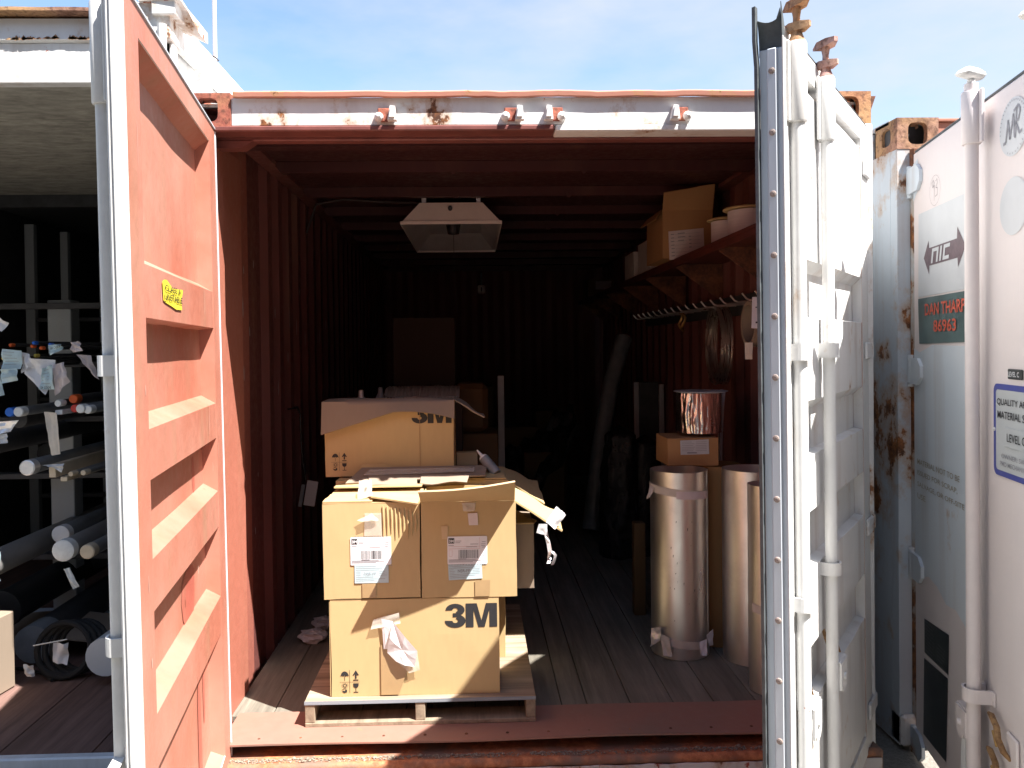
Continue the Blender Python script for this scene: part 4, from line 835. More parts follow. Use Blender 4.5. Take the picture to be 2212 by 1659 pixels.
SURF = {}
def settle(m, t, off=.0006):
    "lay printed polygons onto the uneven front of their carton"
    f = SURF[t.name]; m.v = [Vector((v.x, f(v.x, v.z)-off, v.z)) for v in m.v]
def carton(nm, lab, x0, x1, y0, y1, z0, z1, mat='cardboard', group=None, open_top=False, rz=0, bulge=.004, seed=0):
    cx_, cy_ = (x0+x1)/2, (y0+y1)/2; t = thing(nm, lab, 'carton', (cx_, cy_, z0), group)
    X = Matrix.Translation((cx_, cy_, 0)) @ Matrix.Rotation(R(rz), 4, 'Z') @ Matrix.Translation((-cx_, -cy_, 0))
    m = MB(X); N = 16; h = (x1-x0)/2; d = (y1-y0)/2
    def wall(fa, wallw, nrm):
        def fn(a, b_):
            p = fa(a, b_); k = math.sin(math.pi*a)*math.sin(math.pi*b_)
            q = Vector(p)*5.5+Vector((seed, seed*.7, 0)); q2 = Vector(p)*17+Vector((seed, 0, 3))
            w_ = Vector((.0032*noise.noise(q)+.0010*noise.noise(q2), .0016*abs(noise.noise(q+Vector((9, 0, 0)))), .0034*noise.noise(q+Vector((0, 7, 0)))+.0010*noise.noise(q2+Vector((5, 0, 0)))))
            return Vector(p)+Vector(nrm)*bulge*k+w_
        m.grid(fn, N, N, (-.004 if nrm[1] < 0 else .004) if open_top else 0)
    wall(lambda a, b_: (x0+(x1-x0)*a, y0, z0+(z1-z0)*b_), 0, (0, -1, 0)); wall(lambda a, b_: (x0+(x1-x0)*a, y1, z0+(z1-z0)*b_), 0, (0, 1, 0))
    wall(lambda a, b_: (x0, y0+(y1-y0)*a, z0+(z1-z0)*b_), 0, (-1, 0, 0)); wall(lambda a, b_: (x1, y0+(y1-y0)*a, z0+(z1-z0)*b_), 0, (1, 0, 0))
    m._a([(x0, y0, z0), (x1, y0, z0), (x1, y1, z0), (x0, y1, z0)], [[0, 1, 2, 3]])
    if not open_top:
        for a, b_ in ((y0, cy_-.0015), (cy_+.0015, y1)):
            m.box(x0, x1, a, b_, z1-.003, z1+.0, 0)
    def surf(x, z):
        k = math.sin(math.pi*min(1, max(0, (x-x0)/(x1-x0))))*math.sin(math.pi*min(1, max(0, (z-z0)/(z1-z0)))); q = Vector((x, y0, z))*5.5+Vector((seed, seed*.7, 0))
        return y0-bulge*k+.0016*abs(noise.noise(q+Vector((9, 0, 0))))-.0006-(.004 if open_top else 0)
    SURF[t.name] = surf
    m.build('body', mat, t, norm=False); return t, X
def flapm(t, nm, pts4, mat='cardboard', seed=0, curl=.006, th=.005, n=8, edge=None):
    a, b_, c_, d_ = [Vector(p) for p in pts4]; nn = (b_-a).cross(d_-a).normalized()
    def fn(s_, t_):
        p = (a.lerp(b_, s_)).lerp(d_.lerp(c_, s_), t_); return p+nn*(curl*(noise.noise(Vector((s_*2+seed, t_*2, seed)))*1.5)*t_)
    m = MB(); m.grid(fn, n, n, th); return m.build(nm, mat, t, smooth=True, ang=50, norm=False)
def mark_3m(t, x, z, w_, h_, y, mat='ink', clip=None):
    "a heavy black 3 touching a heavy M"
    q = face_front(x, y, z); m = MB(); s_ = w_/2.05; hh = h_
    def P(pts): m.poly(q, [(a*s_, b_*hh) for a, b_ in pts])
    # 3: outer and inner arcs as strips
    def arc(cx_, cy_, ro, ri, a0, a1, n=12, sx=1., sy=1.):
        for i in range(n):
            u0, u1 = a0+(a1-a0)*i/n, a0+(a1-a0)*(i+1)/n
            P([(cx_+ro*sx*math.cos(u0), cy_+ro*sy*math.sin(u0)), (cx_+ro*sx*math.cos(u1), cy_+ro*sy*math.sin(u1)), (cx_+ri*sx*.86*math.cos(u1), cy_+ri*sy*math.sin(u1)), (cx_+ri*sx*.86*math.cos(u0), cy_+ri*sy*math.sin(u0))])
    arc(.44, .735, .265, .085, math.pi*1.02, -math.pi*.42, 14, 1.5, 1.); arc(.44, .275, .285, .085, math.pi*.42, -math.pi*1.02, 14, 1.52, 1.)
    P([(.34, .435), (.60, .435), (.60, .60), (.34, .60)])
    P([(.88, 0), (1.20, 0), (1.20, 1), (.88, 1)]); P([(1.20, 1), (1.34, 1), (1.56, .16), (1.56, 0), (1.40, 0), (1.20, .74)]); P([(1.72, 1), (1.86, 1), (1.86, .74), (1.66, 0), (1.50, 0), (1.50, .16)]); P([(1.86, 0), (2.18, 0), (2.18, 1), (1.86, 1)])
    settle(m, t); return m.build('printed_mark', mat, t, norm=False)
def icons(t, x, z, w_, h_, y):
    "handling pictograms: umbrella, up arrow, sun, hook, glass"
    q = face_front(x, y, z); m = MB()
    def P(pts): m.poly(q, [(a*w_, b_*h_) for a, b_ in pts])
    P([(.49, .02), (.505, .02), (.505, 1), (.49, 1)]); P([(0, .475), (1, .475), (1, .485), (0, .485)])
    P([(.05, .72)]+[(.25+.2*math.cos(a), .72+.22*math.sin(a)) for a in [math.pi*(1-i/8) for i in range(9)]]+[(.38, .76), (.31, .72), (.25, .77), (.18, .72), (.12, .76)]); P([(.24, .54), (.26, .54), (.26, .74), (.24, .74)])
    P([(.64, .76), (.80, .98), (.96, .76), (.88, .76), (.84, .82), (.84, .62), (.76, .62), (.76, .82), (.72, .76)]); P([(.67, .54), (.93, .54), (.93, .58), (.67, .58)])
    P([(.66, .42), (.94, .42), (.92, .28), (.84, .23), (.76, .23), (.68, .28)]); P([(.785, .06), (.815, .06), (.815, .23), (.785, .23)]); P([(.68, .03), (.92, .03), (.92, .06), (.68, .06)])
    for k in range(10):
        a = 2*math.pi*k/10; P([(.26+.10*math.cos(a), .34+.07*math.sin(a)), (.26+.17*math.cos(a+.09), .34+.12*math.sin(a+.09)), (.26+.17*math.cos(a-.09), .34+.12*math.sin(a-.09))])
    for k in range(12): a = 2*math.pi*k/12; b2 = 2*math.pi*(k+1)/12; P([(.26+.10*math.cos(a), .34+.075*math.sin(a)), (.26+.10*math.cos(b2), .34+.075*math.sin(b2)), (.26+.07*math.cos(b2), .34+.05*math.sin(b2)), (.26+.07*math.cos(a), .34+.05*math.sin(a))])
    P([(.10, .10), (.22, .02), (.36, .05), (.36, .15), (.28, .18), (.26, .10), (.18, .12)]); P([(.05, .12), (.2, .22), (.36, .22), (.2, .19)])
    settle(m, t); return m.build('handling_marks', 'ink', t, norm=False)
def ship_label(t, x, z, y, w_=.150, h_=.104, tilt=0.):
    fr = Fr((x, y, z), (math.cos(tilt), 0, math.sin(tilt)), (-math.sin(tilt), 0, math.cos(tilt))); m = MB(); m.prism(fr, rrect(0, w_, 0, h_, .004), 0, .0006); lb = m.build('shipping_label', 'paper', t)
    m = MB(); e = .0012
    m.rect(fr, .004, .026, h_-.026, h_-.006, e)
    for k in range(26): a = .040+k*.0029+rnd.uniform(0, .0008); m.rect(fr, a, a+rnd.choice((.0007, .0011, .0017)), .022, .054, e)
    m.build('print', 'ink', lb, norm=False)
    m = MB()
    for k, (a, b_, ww) in enumerate(((.030, .086, .022), (.030, .080, .018), (.085, .074, .03), (.004, .070, .02), (.004, .012, .12), (.004, .008, .09), (.004, .016, .10), (.128, .082, .014), (.126, .074, .016), (.126, .068, .014), (.128, .062, .012), (.13, .032, .008), (.04, .019, .03), (.07, .0635, .04))): m.rect(fr, a, a+ww, b_, b_+.0018, e)
    m.build('print', 'ink_grey', lb, norm=False)
    m = MB()
    for a0, a1, b0, b1 in ((.004, .122, .066, .0668), (.004, .122, .058, .0588), (.004, .146, .017, .0176), (.120, .1207, .058, .10), (.006, .018, .054, .0546), (.006, .018, .030, .0306), (.006, .0066, .03, .054), (.0174, .018, .03, .054)): m.rect(fr, a0, a1, b0, b1, e)
    m.build('print', 'ink_red', lb, norm=False)
    text('logo_print', '3M', 'paper', lb, Fr(fr.p(.006, h_-.022, .0018), fr.u, fr.v), .018, .011, .03)
    return lb
def note(t, x, z, y, w_, h_, tilt, word='NSR-FP', mat='paper_blue'):
    fr = Fr((x, y, z), (math.cos(tilt), 0, math.sin(tilt)), (-math.sin(tilt), 0, math.cos(tilt))); m = MB(); m.prism(fr, [(0, 0), (w_, 0), (w_, h_), (0, h_)], 0, .0006); nb = m.build('note_paper', mat, t)
    m = MB()
    for k in range(9):
        if 3 <= k <= 5:
            for a, ww in ((.004, .02), (w_-.035, .03)): m.rect(fr, a, a+ww*rnd.uniform(.6, 1), h_*(.93-.1*k), h_*(.93-.1*k)+.0012, .0012)
        else: m.rect(fr, .004, .004+w_*rnd.uniform(.4, .9), h_*(.93-.1*k), h_*(.93-.1*k)+.0012, .0012)
    m.build('print', 'ink_grey', nb, norm=False)
    text('handwriting', word, 'ink_grey', nb, Fr(fr.p(.035, h_*.45, .0014), fr.u, fr.v), .045, .012)
    return nb
def dashes(t, x0, x1, z, y):
    m = MB(); q = face_front(0, y, 0); k = x0
    while k < x1: m.rect(q, k, k+.006, z, z+.002); k += .0105
    settle(m, t); m.build('dashed_print', 'ink_grey', t, norm=False)

BG = 'brown cartons stacked on the pallet'
# bottom
t, _ = carton('cardboard_box', 'big brown bottom carton with dark logo and a torn white paper on its front', -.760, -.133, .132, .48, .2465, .607, group=BG, bulge=.0008)
mark_3m(t, -.337, .496, .184, .089, .1292); icons(t, -.729, .259, .075, .088, .1295)
flapm(t, 'side_edge', [(-.762, .133, .600), (-.762, .47, .600), (-.762, .47, .25), (-.762, .133, .25)], curl=0, th=.002)
tz_ = thing('paper_sheet', 'torn white packing slip with clear tape hanging off the bottom carton', 'paper', (-.52, .12, .45))
for pts_, ys_ in (([(-0.5704, 0.5377), (-0.5288, 0.5317), (-0.5368, 0.4919), (-0.5403, 0.467), (-0.5488, 0.4246), (-0.5629, 0.4246)], [0.12, 0.112, 0.113, 0.116, 0.121, 0.1225]), ([(-0.5288, 0.5317), (-0.4827, 0.4794), (-0.4376, 0.4221), (-0.4426, 0.3872), (-0.4501, 0.3598), (-0.4877, 0.3698), (-0.5177, 0.3823), (-0.5503, 0.4122), (-0.5468, 0.442), (-0.5388, 0.4719)], [0.1115, 0.094, 0.1, 0.106, 0.112, 0.104, 0.11, 0.119, 0.112, 0.105])):
    m = MB(); k = len(pts_); cx_ = sum(p[0] for p in pts_)/k; cz_ = sum(p[1] for p in pts_)/k; cy_ = sum(ys_)/k-.002
    vs = [(p[0], y_, p[1]) for p, y_ in zip(pts_, ys_)]+[((p[0]+cx_)/2, (y_+cy_)/2-.001*(i % 2), (p[1]+cz_)/2) for i, (p, y_) in enumerate(zip(pts_, ys_))]+[(cx_+.006, cy_, cz_)]
    m._a(vs, [[i, (i+1) % k, k+(i+1) % k, k+i] for i in range(k)]+[[k+i, k+(i+1) % k, 2*k] for i in range(k)]); m.build('sheet', 'paper', tz_, norm=False)
flapm(tz_, 'tape', [(-.60, .121, .536), (-.505, .119, .560), (-.50, .118, .52), (-.61, .1165, .50)], 'clear_tape', 4, .006, .0006)
flapm(tz_, 'tape', [(-.54, .120, .40), (-.44, .119, .42), (-.43, .118, .345), (-.47, .1165, .335)], 'clear_tape', 6, .006, .0006)
flapm(t, 'packing_tape', [(-.575, .1268, .44), (-.455, .1268, .40), (-.51, .1268, .252), (-.575, .1268, .252)], 'tape_brown', 2, 0, .0006)
# the second bottom carton behind
t, _ = carton('cardboard_box', 'carton behind the bottom one, only a sliver of it showing to the right', -.40, -.098, .49, .80, .2465, .600, group=BG)
t, _ = carton('cardboard_box', 'carton hidden in the lower left rear of the pallet stack', -.80, -.42, .49, .85, .2465, .600, group=BG)
# second layer
t, _ = carton('cardboard_box', 'left carton of the middle row with creased right side and two white labels', -.782, -.426, .13, .50, .611, .968, group=BG, bulge=.001, seed=3)
ship_label(t, -.681, .737, .1272); note(t, -.667, .670, .1274, .125, .066, 0); dashes(t, -.665, -.545, .843, .1276); dashes(t, -.66, -.53, .7325, .1276)
flapm(t, 'packing_tape', [(-.627, .1265, .93), (-.566, .1265, .93), (-.564, .1262, .845), (-.630, .1262, .845)], 'clear_tape', 2, .001, .0006)
flapm(t, 'packing_tape', [(-.64, .1268, .668), (-.59, .1268, .668), (-.588, .1275, .615), (-.640, .1275, .615)], 'tape_brown', 2, 0, .0005)
flapm(t, 'packing_tape', [(-.655, .120, .905), (-.60, .122, .93), (-.575, .118, .905), (-.63, .112, .90)], 'clear_tape', 9, .008, .0006)
flapm(t, 'top_flap', [(-.782, .131, .969), (-.60, .131, .969), (-.60, .24, .978), (-.77, .24, .978)], seed=2, curl=.01)
flapm(t, 'top_flap', [(-.605, .14, .984), (-.428, .10, .962), (-.43, .22, .975), (-.62, .22, .988)], seed=5, curl=.012, th=.006)
flapm(t, 'top_flap', [(-.778, .36, .985), (-.430, .36, .985), (-.430, .50, .975), (-.778, .50, .975)], seed=8, curl=.012)
m = MB()                                                # crushed pleats on its right top
for k in range(9):
    x = -.560+.015*k; z1 = .955-.0032*k+.002*(k % 2); z0 = .83+.012*(k % 3)
    m.tube([(x, .1275, z1), (x+.003, .1262, (z1+z0)/2), (x+.001, .1278, z0)], [.0024, .0032, .0012], 6)
m.build('creases', 'cardboard', t, smooth=True)
t, _ = carton('cardboard_box', 'right carton of the middle row with its front flap standing out and two labels', -.420, -.0705, .13, .48, .609, .967, group=BG, open_top=True, seed=9, bulge=.0008)
ship_label(t, -.323, .733, .1274, .148, .104); note(t, -.319, .674, .1276, .125, .060, .04); dashes(t, -.32, -.18, .7305, .1278)
fl_a, fl_b = Vector((-.420, .128, .967)), Vector((-.0705, .128, .967))
def ff(a, b_):
    p0 = fl_a.lerp(fl_b, a); tip = Vector((-.4155, -.070, 1.038)).lerp(Vector((-.0755, -.030, 1.061)), a); p = p0.lerp(tip, b_); p.z -= .008*math.sin(a*math.pi)*b_; return p
m = MB(); m.grid(ff, 14, 6, -.0055); m.build('front_flap', 'cardboard', t, smooth=True, ang=50, norm=False)
m = MB(); m.grid(lambda a, b_: ff(a, 1.0+b_*.006)+Vector((0, 0, .0002)), 30, 1, -.0058); m.build('flap_edge', 'cardboard_edge', t, norm=False)
flapm(t, 'packing_tape', [(-.268, .1262, .962), (-.216, .1262, .962), (-.22, .1262, .93), (-.262, .1262, .93)], 'clear_tape', 3, .001, .0006)
flapm(t, 'packing_tape', [(-.222, .1268, .672), (-.166, .1268, .672), (-.168, .1272, .612), (-.222, .1272, .612)], 'tape_brown', 2, 0, .0005)
flapm(t, 'sticker', [(-.246, .1258, .922), (-.210, .1258, .924), (-.208, .1258, .878), (-.242, .1258, .878)], 'paper_pink', 1, 0, .0006)
flapm(t, 'torn_patch', [(-.345, .1262, .876), (-.320, .1262, .878), (-.322, .1262, .828), (-.343, .1262, .828)], 'cardboard_edge', 1, 0, .0006)
flapm(t, 'side_flap', [(-.070, .135, .966), (-.070, .47, .966), (.115, .44, .866), (.108, .135, .850)], seed=4, curl=.01, th=.006)
ft = thing('foil_tape', 'crumpled silver foil tape stuck on the drooping side flap of the carton', 'tape', (.08, .15, .89))
flapm(ft, 'tape', [(.045, .125, .885), (.087, .150, .938), (.122, .150, .905), (.078, .122, .858)], 'foil_tape', 7, .012, .0012)
flapm(ft, 'tape', [(.018, .124, .878), (.050, .125, .878), (.048, .124, .835), (.008, .122, .846)], 'foil_tape', 12, .01, .0012)
m = MB(); pts = [(.036, .14, .86), (.040, .135, .83), (.048, .14, .80), (.052, .13, .77), (.050, .14, .745), (.047, .13, .728)]; m.grid(lambda a, b_: Vector(pts[min(5, int(a*5+1e-6))])+Vector((.014*b_, .01*b_*math.sin(a*9), .002*b_)), 5, 1, .0008); m.build('tape', 'foil_tape', ft, norm=False)
m = MB(); pts2 = [(.052, .13, .775), (.066, .125, .768), (.074, .13, .757), (.068, .13, .735), (.062, .128, .722)]; m.grid(lambda a, b_: Vector(pts2[min(4, int(a*4+1e-6))])+Vector((.011*b_, .006*b_, .001*b_)), 4, 1, .0008); m.build('tape', 'foil_tape', ft, norm=False)
t, _ = carton('cardboard_box', 'narrow strip of a carton in shade, right of the middle row', -.066, .008, .25, .52, .603, .85, group=BG, mat='cardboard_grey', seed=12)
flapm(t, 'top_flap', [(-.064, .25, .851), (.008, .25, .851), (.03, .40, .83), (-.06, .50, .86)], seed=3)
# rear row carrying the top carton
t, _ = carton('cardboard_box', 'rear carton of the middle row holding up the top carton, left', -.80, -.44, .53, .90, .603, .985, group=BG, seed=14)
t, _ = carton('cardboard_box', 'rear carton of the middle row with loose brown flaps, right', -.435, -.085, .50, .88, .603, .985, group=BG, seed=15)
flapm(t, 'top_flap', [(-.085, .50, .985), (-.085, .86, .985), (.065, .80, .93), (.070, .47, .888)], 'cardboard', seed=4, curl=.012); flapm(t, 'top_flap', [(-.30, .50, .988), (-.09, .50, .988), (-.10, .66, 1.002), (-.30, .66, 1.004)], 'cardboard', 6, .01)
sh_ = thing('cardboard_sheet', 'flattened brown carton sheets with clear tape lying behind the middle row', 'cardboard', (-.45, .45, .99))
flapm(sh_, 'sheet', [(-.70, .61, 1.030), (-.165, .61, 1.032), (-.175, .48, 1.008), (-.745, .44, .992)], 'cardboard_grey', 3, .006); flapm(sh_, 'sheet', [(-.66, .50, 1.014), (-.46, .50, 1.012), (-.45, .40, .988), (-.64, .40, .988)], 'cardboard_grey', 5, .01)
flapm(sh_, 'sheet', [(-.44, .50, 1.016), (-.24, .49, 1.014), (-.25, .41, .992), (-.44, .41, .992)], 'cardboard_grey', 7, .01); flapm(sh_, 'tape', [(-.66, .56, 1.028), (-.22, .56, 1.030), (-.22, .51, 1.020), (-.68, .50, 1.014)], 'clear_tape', 9, .003, .0006)
pb = thing('plastic_scrap', 'curled scrap of clear plastic on top of the left middle carton', 'plastic', (-.64, .2, .99)); flapm(pb, 'film', [(-.665, .26, 1.03), (-.615, .24, 1.036), (-.60, .16, .985), (-.655, .15, .978)], 'clear_tape', 2, .02, .0008)
# top carton
t, _ = carton('cardboard_box', 'top brown carton with a draped lid flap half covering its dark logo', -.858, -.306, .62, .95, .990, 1.305, group=BG, seed=21, bulge=.0015)
mark_3m(t, -.487, 1.215, .162, .082, .6165); icons(t, -.832, 1.015, .070, .080, .6170)
def lid(a, b_):
    x = -.868+.566*a; drop = .118-.095*min(1, a/.55)**1.0+.035*max(0, (a-.62)/.38)**2+.02; 
    if b_ < .5: y = .80-(.80-.612)*(b_/.5); z = 1.315+.012*math.sin(a*3.14)*(b_*2)+.006*noise.noise(Vector((a*3, b_, 0)))
    else: k = (b_-.5)/.5; y = .612-.028*k-.006*math.sin(a*5); z = 1.313-(drop)*k
    return (x, y, z)
m = MB(); m.grid(lid, 24, 12, .005); m.build('lid_flap', 'cardboard_grey', t, smooth=True, ang=60, norm=False)
flapm(t, 'side_flap', [(-.306, .64, 1.318), (-.306, .90, 1.316), (-.175, .80, 1.238), (-.172, .62, 1.238)], 'cardboard_grey', 4, .014)
flapm(t, 'loose_panel', [(-.70, .612, 1.045), (-.60, .610, 1.045), (-.52, .608, .998), (-.73, .606, .998)], 'cardboard', 6, 0, .002)
m = MB(); m.rect(face_front(0, .6155, 0), -.4525, -.4505, .995, 1.30); m.build('fold_line', 'cardboard_dark', t, norm=False)
# caulk tube
t = thing('caulk_tube', 'grey caulk cartridge with pointed nozzle leaning on the rear flaps', 'tube', (-.14, .6, 1.0)); a, b_ = Vector((-.125, .58, 1.000)), Vector((-.178, .62, 1.060)); m = MB(); m.tube([a, b_], [.022, .022], 16); m.build('barrel', 'pipe_wrap', t, smooth=True); m = MB(); m.tube([b_, b_.lerp(a, -.12), b_.lerp(a, -.15), b_.lerp(a, -.55)], [.022, .016, .008, .003], 12); m.build('nozzle', 'white_cap', t, smooth=True)
m = MB(); m.box(-.30, -.205, .84, .90, 1.0, 1.058, .002); solo(m, 'cardboard_sheet', 'cardboard_edge', 'small upright piece of pale cardboard right of the top carton', 'cardboard', loc=(-.25, .86, 1.0))
# rear left stock, in the dark
DG = 'dark boxes standing behind the pallet'
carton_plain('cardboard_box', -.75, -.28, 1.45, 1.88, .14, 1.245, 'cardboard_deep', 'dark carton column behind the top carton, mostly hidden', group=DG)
t = thing('foil_blanket', 'silver quilted foil package lying on the dark carton behind', 'package', (-.5, 1.5, 1.25)); m = MB()
m.grid(lambda a, b_: (-.695+.40*a, 1.46+.30*b_, 1.275+.045*math.sin(min(1, b_*2)*1.57)+.002*math.sin(a*150)+.004*noise.noise(Vector((a*8, b_*6, 0)))), 120, 8, .003); m.build('foil_cover', 'foil_tape', t, smooth=True, norm=False)
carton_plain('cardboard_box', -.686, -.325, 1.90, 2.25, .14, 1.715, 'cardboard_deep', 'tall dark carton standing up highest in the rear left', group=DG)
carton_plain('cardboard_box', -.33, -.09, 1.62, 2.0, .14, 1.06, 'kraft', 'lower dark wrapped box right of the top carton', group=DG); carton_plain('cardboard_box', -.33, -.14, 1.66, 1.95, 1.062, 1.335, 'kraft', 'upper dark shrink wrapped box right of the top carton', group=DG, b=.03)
m = MB(); m.box(-.070, -.030, 2.2, 2.22, .14, 1.36, .003); solo(m, 'insulation_board', 'foam', 'narrow grey board edge standing right of the dark boxes', 'board', loc=(-.05, 2.2, .14))
for x, z, l_ in ((-.80, 1.305, 'small clear bottle showing over the top carton, left one'), (-.70, 1.318, 'small dark bottle with a bright rim over the top carton, right one')):
    t = thing('bottle', l_, 'bottle', (x, 1.3, .14)); m = MB(); m.lathe(None, [(0, z-.25), (.025, z-.25), (.025, z-.03), (.014, z-.01), (.012, z+.02), (0, z+.02)], 14, fr=Fr((x, 1.35, 0), (1, 0, 0), (0, 1, 0))); m.build('body', 'lamp_inside' if x < -.75 else 'pipe_wrap', t, smooth=True); o = carton_plain('cardboard_box', x-.045, x+.05, 1.28, 1.42, .14, z-.25, 'kraft', 'narrow dark box under the bottle %s' % ('on the left' if x < -.75 else 'on the right'), group=DG)
# hanging tags on the left wall
t = thing('hanging_tag', 'white card in a clear sleeve hanging on a cord from the left wall', 'tag', (-1.14, 1.6, 1.25))
m = MB(); m.tube([(-1.165, 1.30, 1.235), (-1.13, 1.36, 1.24), (-1.125, 1.40, 1.20), (-1.13, 1.45, 1.0), (-1.12, 1.50, .84)], .005, 6); m.build('cord', 'black_plastic', t)
m = MB(); m.box(-1.125, -1.065, 1.50, 1.505, .70, .835, .002, T=Matrix.Translation((-1.09, 1.5, .77)) @ Matrix.Rotation(R(10), 4, 'Y') @ Matrix.Translation((1.09, -1.5, -.77))); m.build('card', 'decal_white', t); m = MB(); m.box(-1.15, -1.130, 1.49, 1.50, .69, .81, .002, T=Matrix.Translation((-1.09, 1.5, .77)) @ Matrix.Rotation(R(10), 4, 'Y') @ Matrix.Translation((1.09, -1.5, -.77))); m.build('sleeve', 'pipe_wrap', t)
for x, y, s_, l_ in ((-.985, 1.22, .045, 'crumpled white paper on the floor left of the pallet, further one'), (-1.00, 1.02, .05, 'crumpled white paper on the floor left of the pallet, nearer one')):
    m = MB()
    def cr(a, b_): v = Vector((math.cos(a*6.283)*math.sin(b_*3.1416), math.sin(a*6.283)*math.sin(b_*3.1416), math.cos(b_*3.1416))); q = s_*(1+.45*noise.noise(v*2.3+Vector((x*9, 0, 0)))+.2*noise.noise(v*6)); return Vector((x, y, .145+s_*.5))+Vector((v.x*q*1.3, v.y*q, v.z*q*.6))
    m.grid(cr, 18, 10); solo(m, 'crumpled_paper', 'decal_white', l_, 'paper', 'crumpled papers on the floor', (x, y, .145))
# light fixture
t = thing('light_fixture', 'cream metal ceiling light with open reflector and pull cord', 'lamp', (-.33, 2.2, 2.34))
a0, a1, c0, c1 = -.602, -.058, 1.60, 2.93; zt, zb = 2.336, 2.225; ti = .1; m = MB()
m._a([(a0, c0, zb), (a1, c0, zb), (a1-ti, c0+.03, zt), (a0+ti, c0+.03, zt), (a0, c1, zb), (a1, c1, zb), (a1-ti, c1-.15, zt), (a0+ti, c1-.15, zt)], [[0, 1, 2, 3], [4, 5, 6, 7], [0, 4, 7, 3], [1, 5, 6, 2], [3, 2, 6, 7]])
m.box(a0-.004, a1+.004, c0-.006, c0, zb-.012, zb+.006); m.box(a0-.004, a1+.004, c1, c1+.006, zb-.012, zb+.006); m.box(a0-.006, a0, c0, c1, zb-.012, zb+.006); m.box(a1, a1+.006, c0, c1, zb-.012, zb+.006); m.build('housing', 'lamp_enamel', t, norm=False)
m = MB(); e = .012
m._a([(a0+e, c0+e, zb-.002), (a1-e, c0+e, zb-.002), (a1-ti, c0+.2, zt-.02), (a0+ti, c0+.2, zt-.02), (a0+e, c1-e, zb-.002), (a1-e, c1-e, zb-.002), (a1-ti, c1-.2, zt-.02), (a0+ti, c1-.2, zt-.02)], [[0, 1, 2, 3], [4, 5, 6, 7], [0, 4, 7, 3], [1, 5, 6, 2], [3, 2, 6, 7]]); m.build('reflector', 'lamp_inside', t, norm=False)
m = MB(); m.tube([(-.33, 2.12, 2.315), (-.33, 2.12, 2.23)], [.05, .035], 16); m.build('socket', 'black_plastic', t, smooth=True); m = MB(); m.tube([(-.335, c0+.015, 2.300), (-.335, c0+.0155, 2.300)], .012, 12); m.tube([(-.335, c0+.03, 2.305), (-.335, c0+.014, 2.304)], .013, 14); m.build('knockout', 'black_plastic', t)
m = MB(); m.tube([(-.33, 2.12, 2.24), (-.328, 2.15, 2.0), (-.31, 2.2, 1.75)], .0016, 5); m.build('pull_cord', 'cord', t)
m = MB(); m.tube([(-.45, 1.75, 2.338), (-.55, 1.72, 2.352), (-.72, 1.80, 2.372), (-.95, 1.78, 2.384), (-1.10, 1.80, 2.36), (-1.16, 1.82, 2.2)], .006, 7); m.build('cable', 'cord', t)
for x in (-.48, -.18): m = MB(); m.box(x-.012, x+.012, 1.64, 1.66, 2.33, 2.392, .001); m.build('hanger', 'galv', t)
# switch box on the back wall
t = thing('switch_box', 'small pale square electrical box on the dark back wall', 'switch', (-.125, 5.85, 2.15)); m = MB(); m.box(-.165, -.085, 5.86, 5.925, 2.11, 2.20, .012); m.build('box', 'lamp_enamel', t); m = MB(); m.box(-.13, -.12, 5.85, 5.86, 2.13, 2.175, .002); m.build('lever', 'black_plastic', t); m = MB(); m.tube([(-.125, 5.9, 2.20), (-.125, 5.9, 2.33)], .008, 8); m.build('conduit', 'grey_steel', t)

# shelf on the right wall with gusset brackets
sf = thing('wall_shelf', 'long red brown shelf on triangular brackets along the right wall', 'shelf', (1.0, 2.8, 1.98))
m = MB(); m.box(.86, 1.163, .17, 5.5, 1.982, 1.998, .002); m.box(.86, .875, .17, 5.5, 1.955, 1.981, .001); m.build('board', 'red_dark', sf)
for k in range(7):
    y = .80+.8*k; m = MB(); m.prism(Fr((0, y, 0), (1, 0, 0), (0, 0, 1)), [(1.162, 1.981), (.878, 1.981), (1.162, 1.775)], 0, .012); m.build('bracket', 'rust_dark', sf)
rl_ = thing('hook_rail', 'grey rail of upturned steel hooks below the wall shelf', 'rail', (1.15, 2, 1.73)); m = MB(); m.box(1.150, 1.163, .45, 3.6, 1.685, 1.79, .002); m.build('rail', 'grey_dark', rl_)
for k in range(17):
    y = .50+.165*k; m = MB(); m.tube([(1.15, y, 1.738), (1.0, y, 1.732), (.985, y, 1.738), (.965, y-.002, 1.762)], .0045, 8); m.build('hook', 'wire', rl_, smooth=True)
# boxes and spools on the shelf
t, _ = carton('cardboard_box', 'brown open box with raised flap and written form, on the wall shelf', .80, 1.07, 1.46, 1.86, 2.0, 2.26, mat='cardboard_orange', group='boxes on the wall shelf', seed=31)
flapm(t, 'top_flap', [(.80, 1.46, 2.26), (1.07, 1.46, 2.26), (1.065, 1.40, 2.385), (.785, 1.36, 2.335)], 'cardboard_orange', 3, .006); flapm(t, 'side_flap', [(.80, 1.47, 2.26), (.80, 1.84, 2.26), (.755, 1.80, 2.21), (.757, 1.40, 2.20)], 'cardboard_orange', 5, .006)
fr = Fr((.835, 1.4565, 1.992), (1, 0, .09), (-.03, 0, 1)); m = MB(); m.prism(fr, [(0, 0), (.19, 0), (.19, .152), (0, .152)], 0, -.0008) if False else m.prism(fr, [(0, 0), (.19, 0), (.19, .152), (0, .152)], -.0002, .0012); fm = m.build('form_paper', 'paper_pink', t)
m = MB()
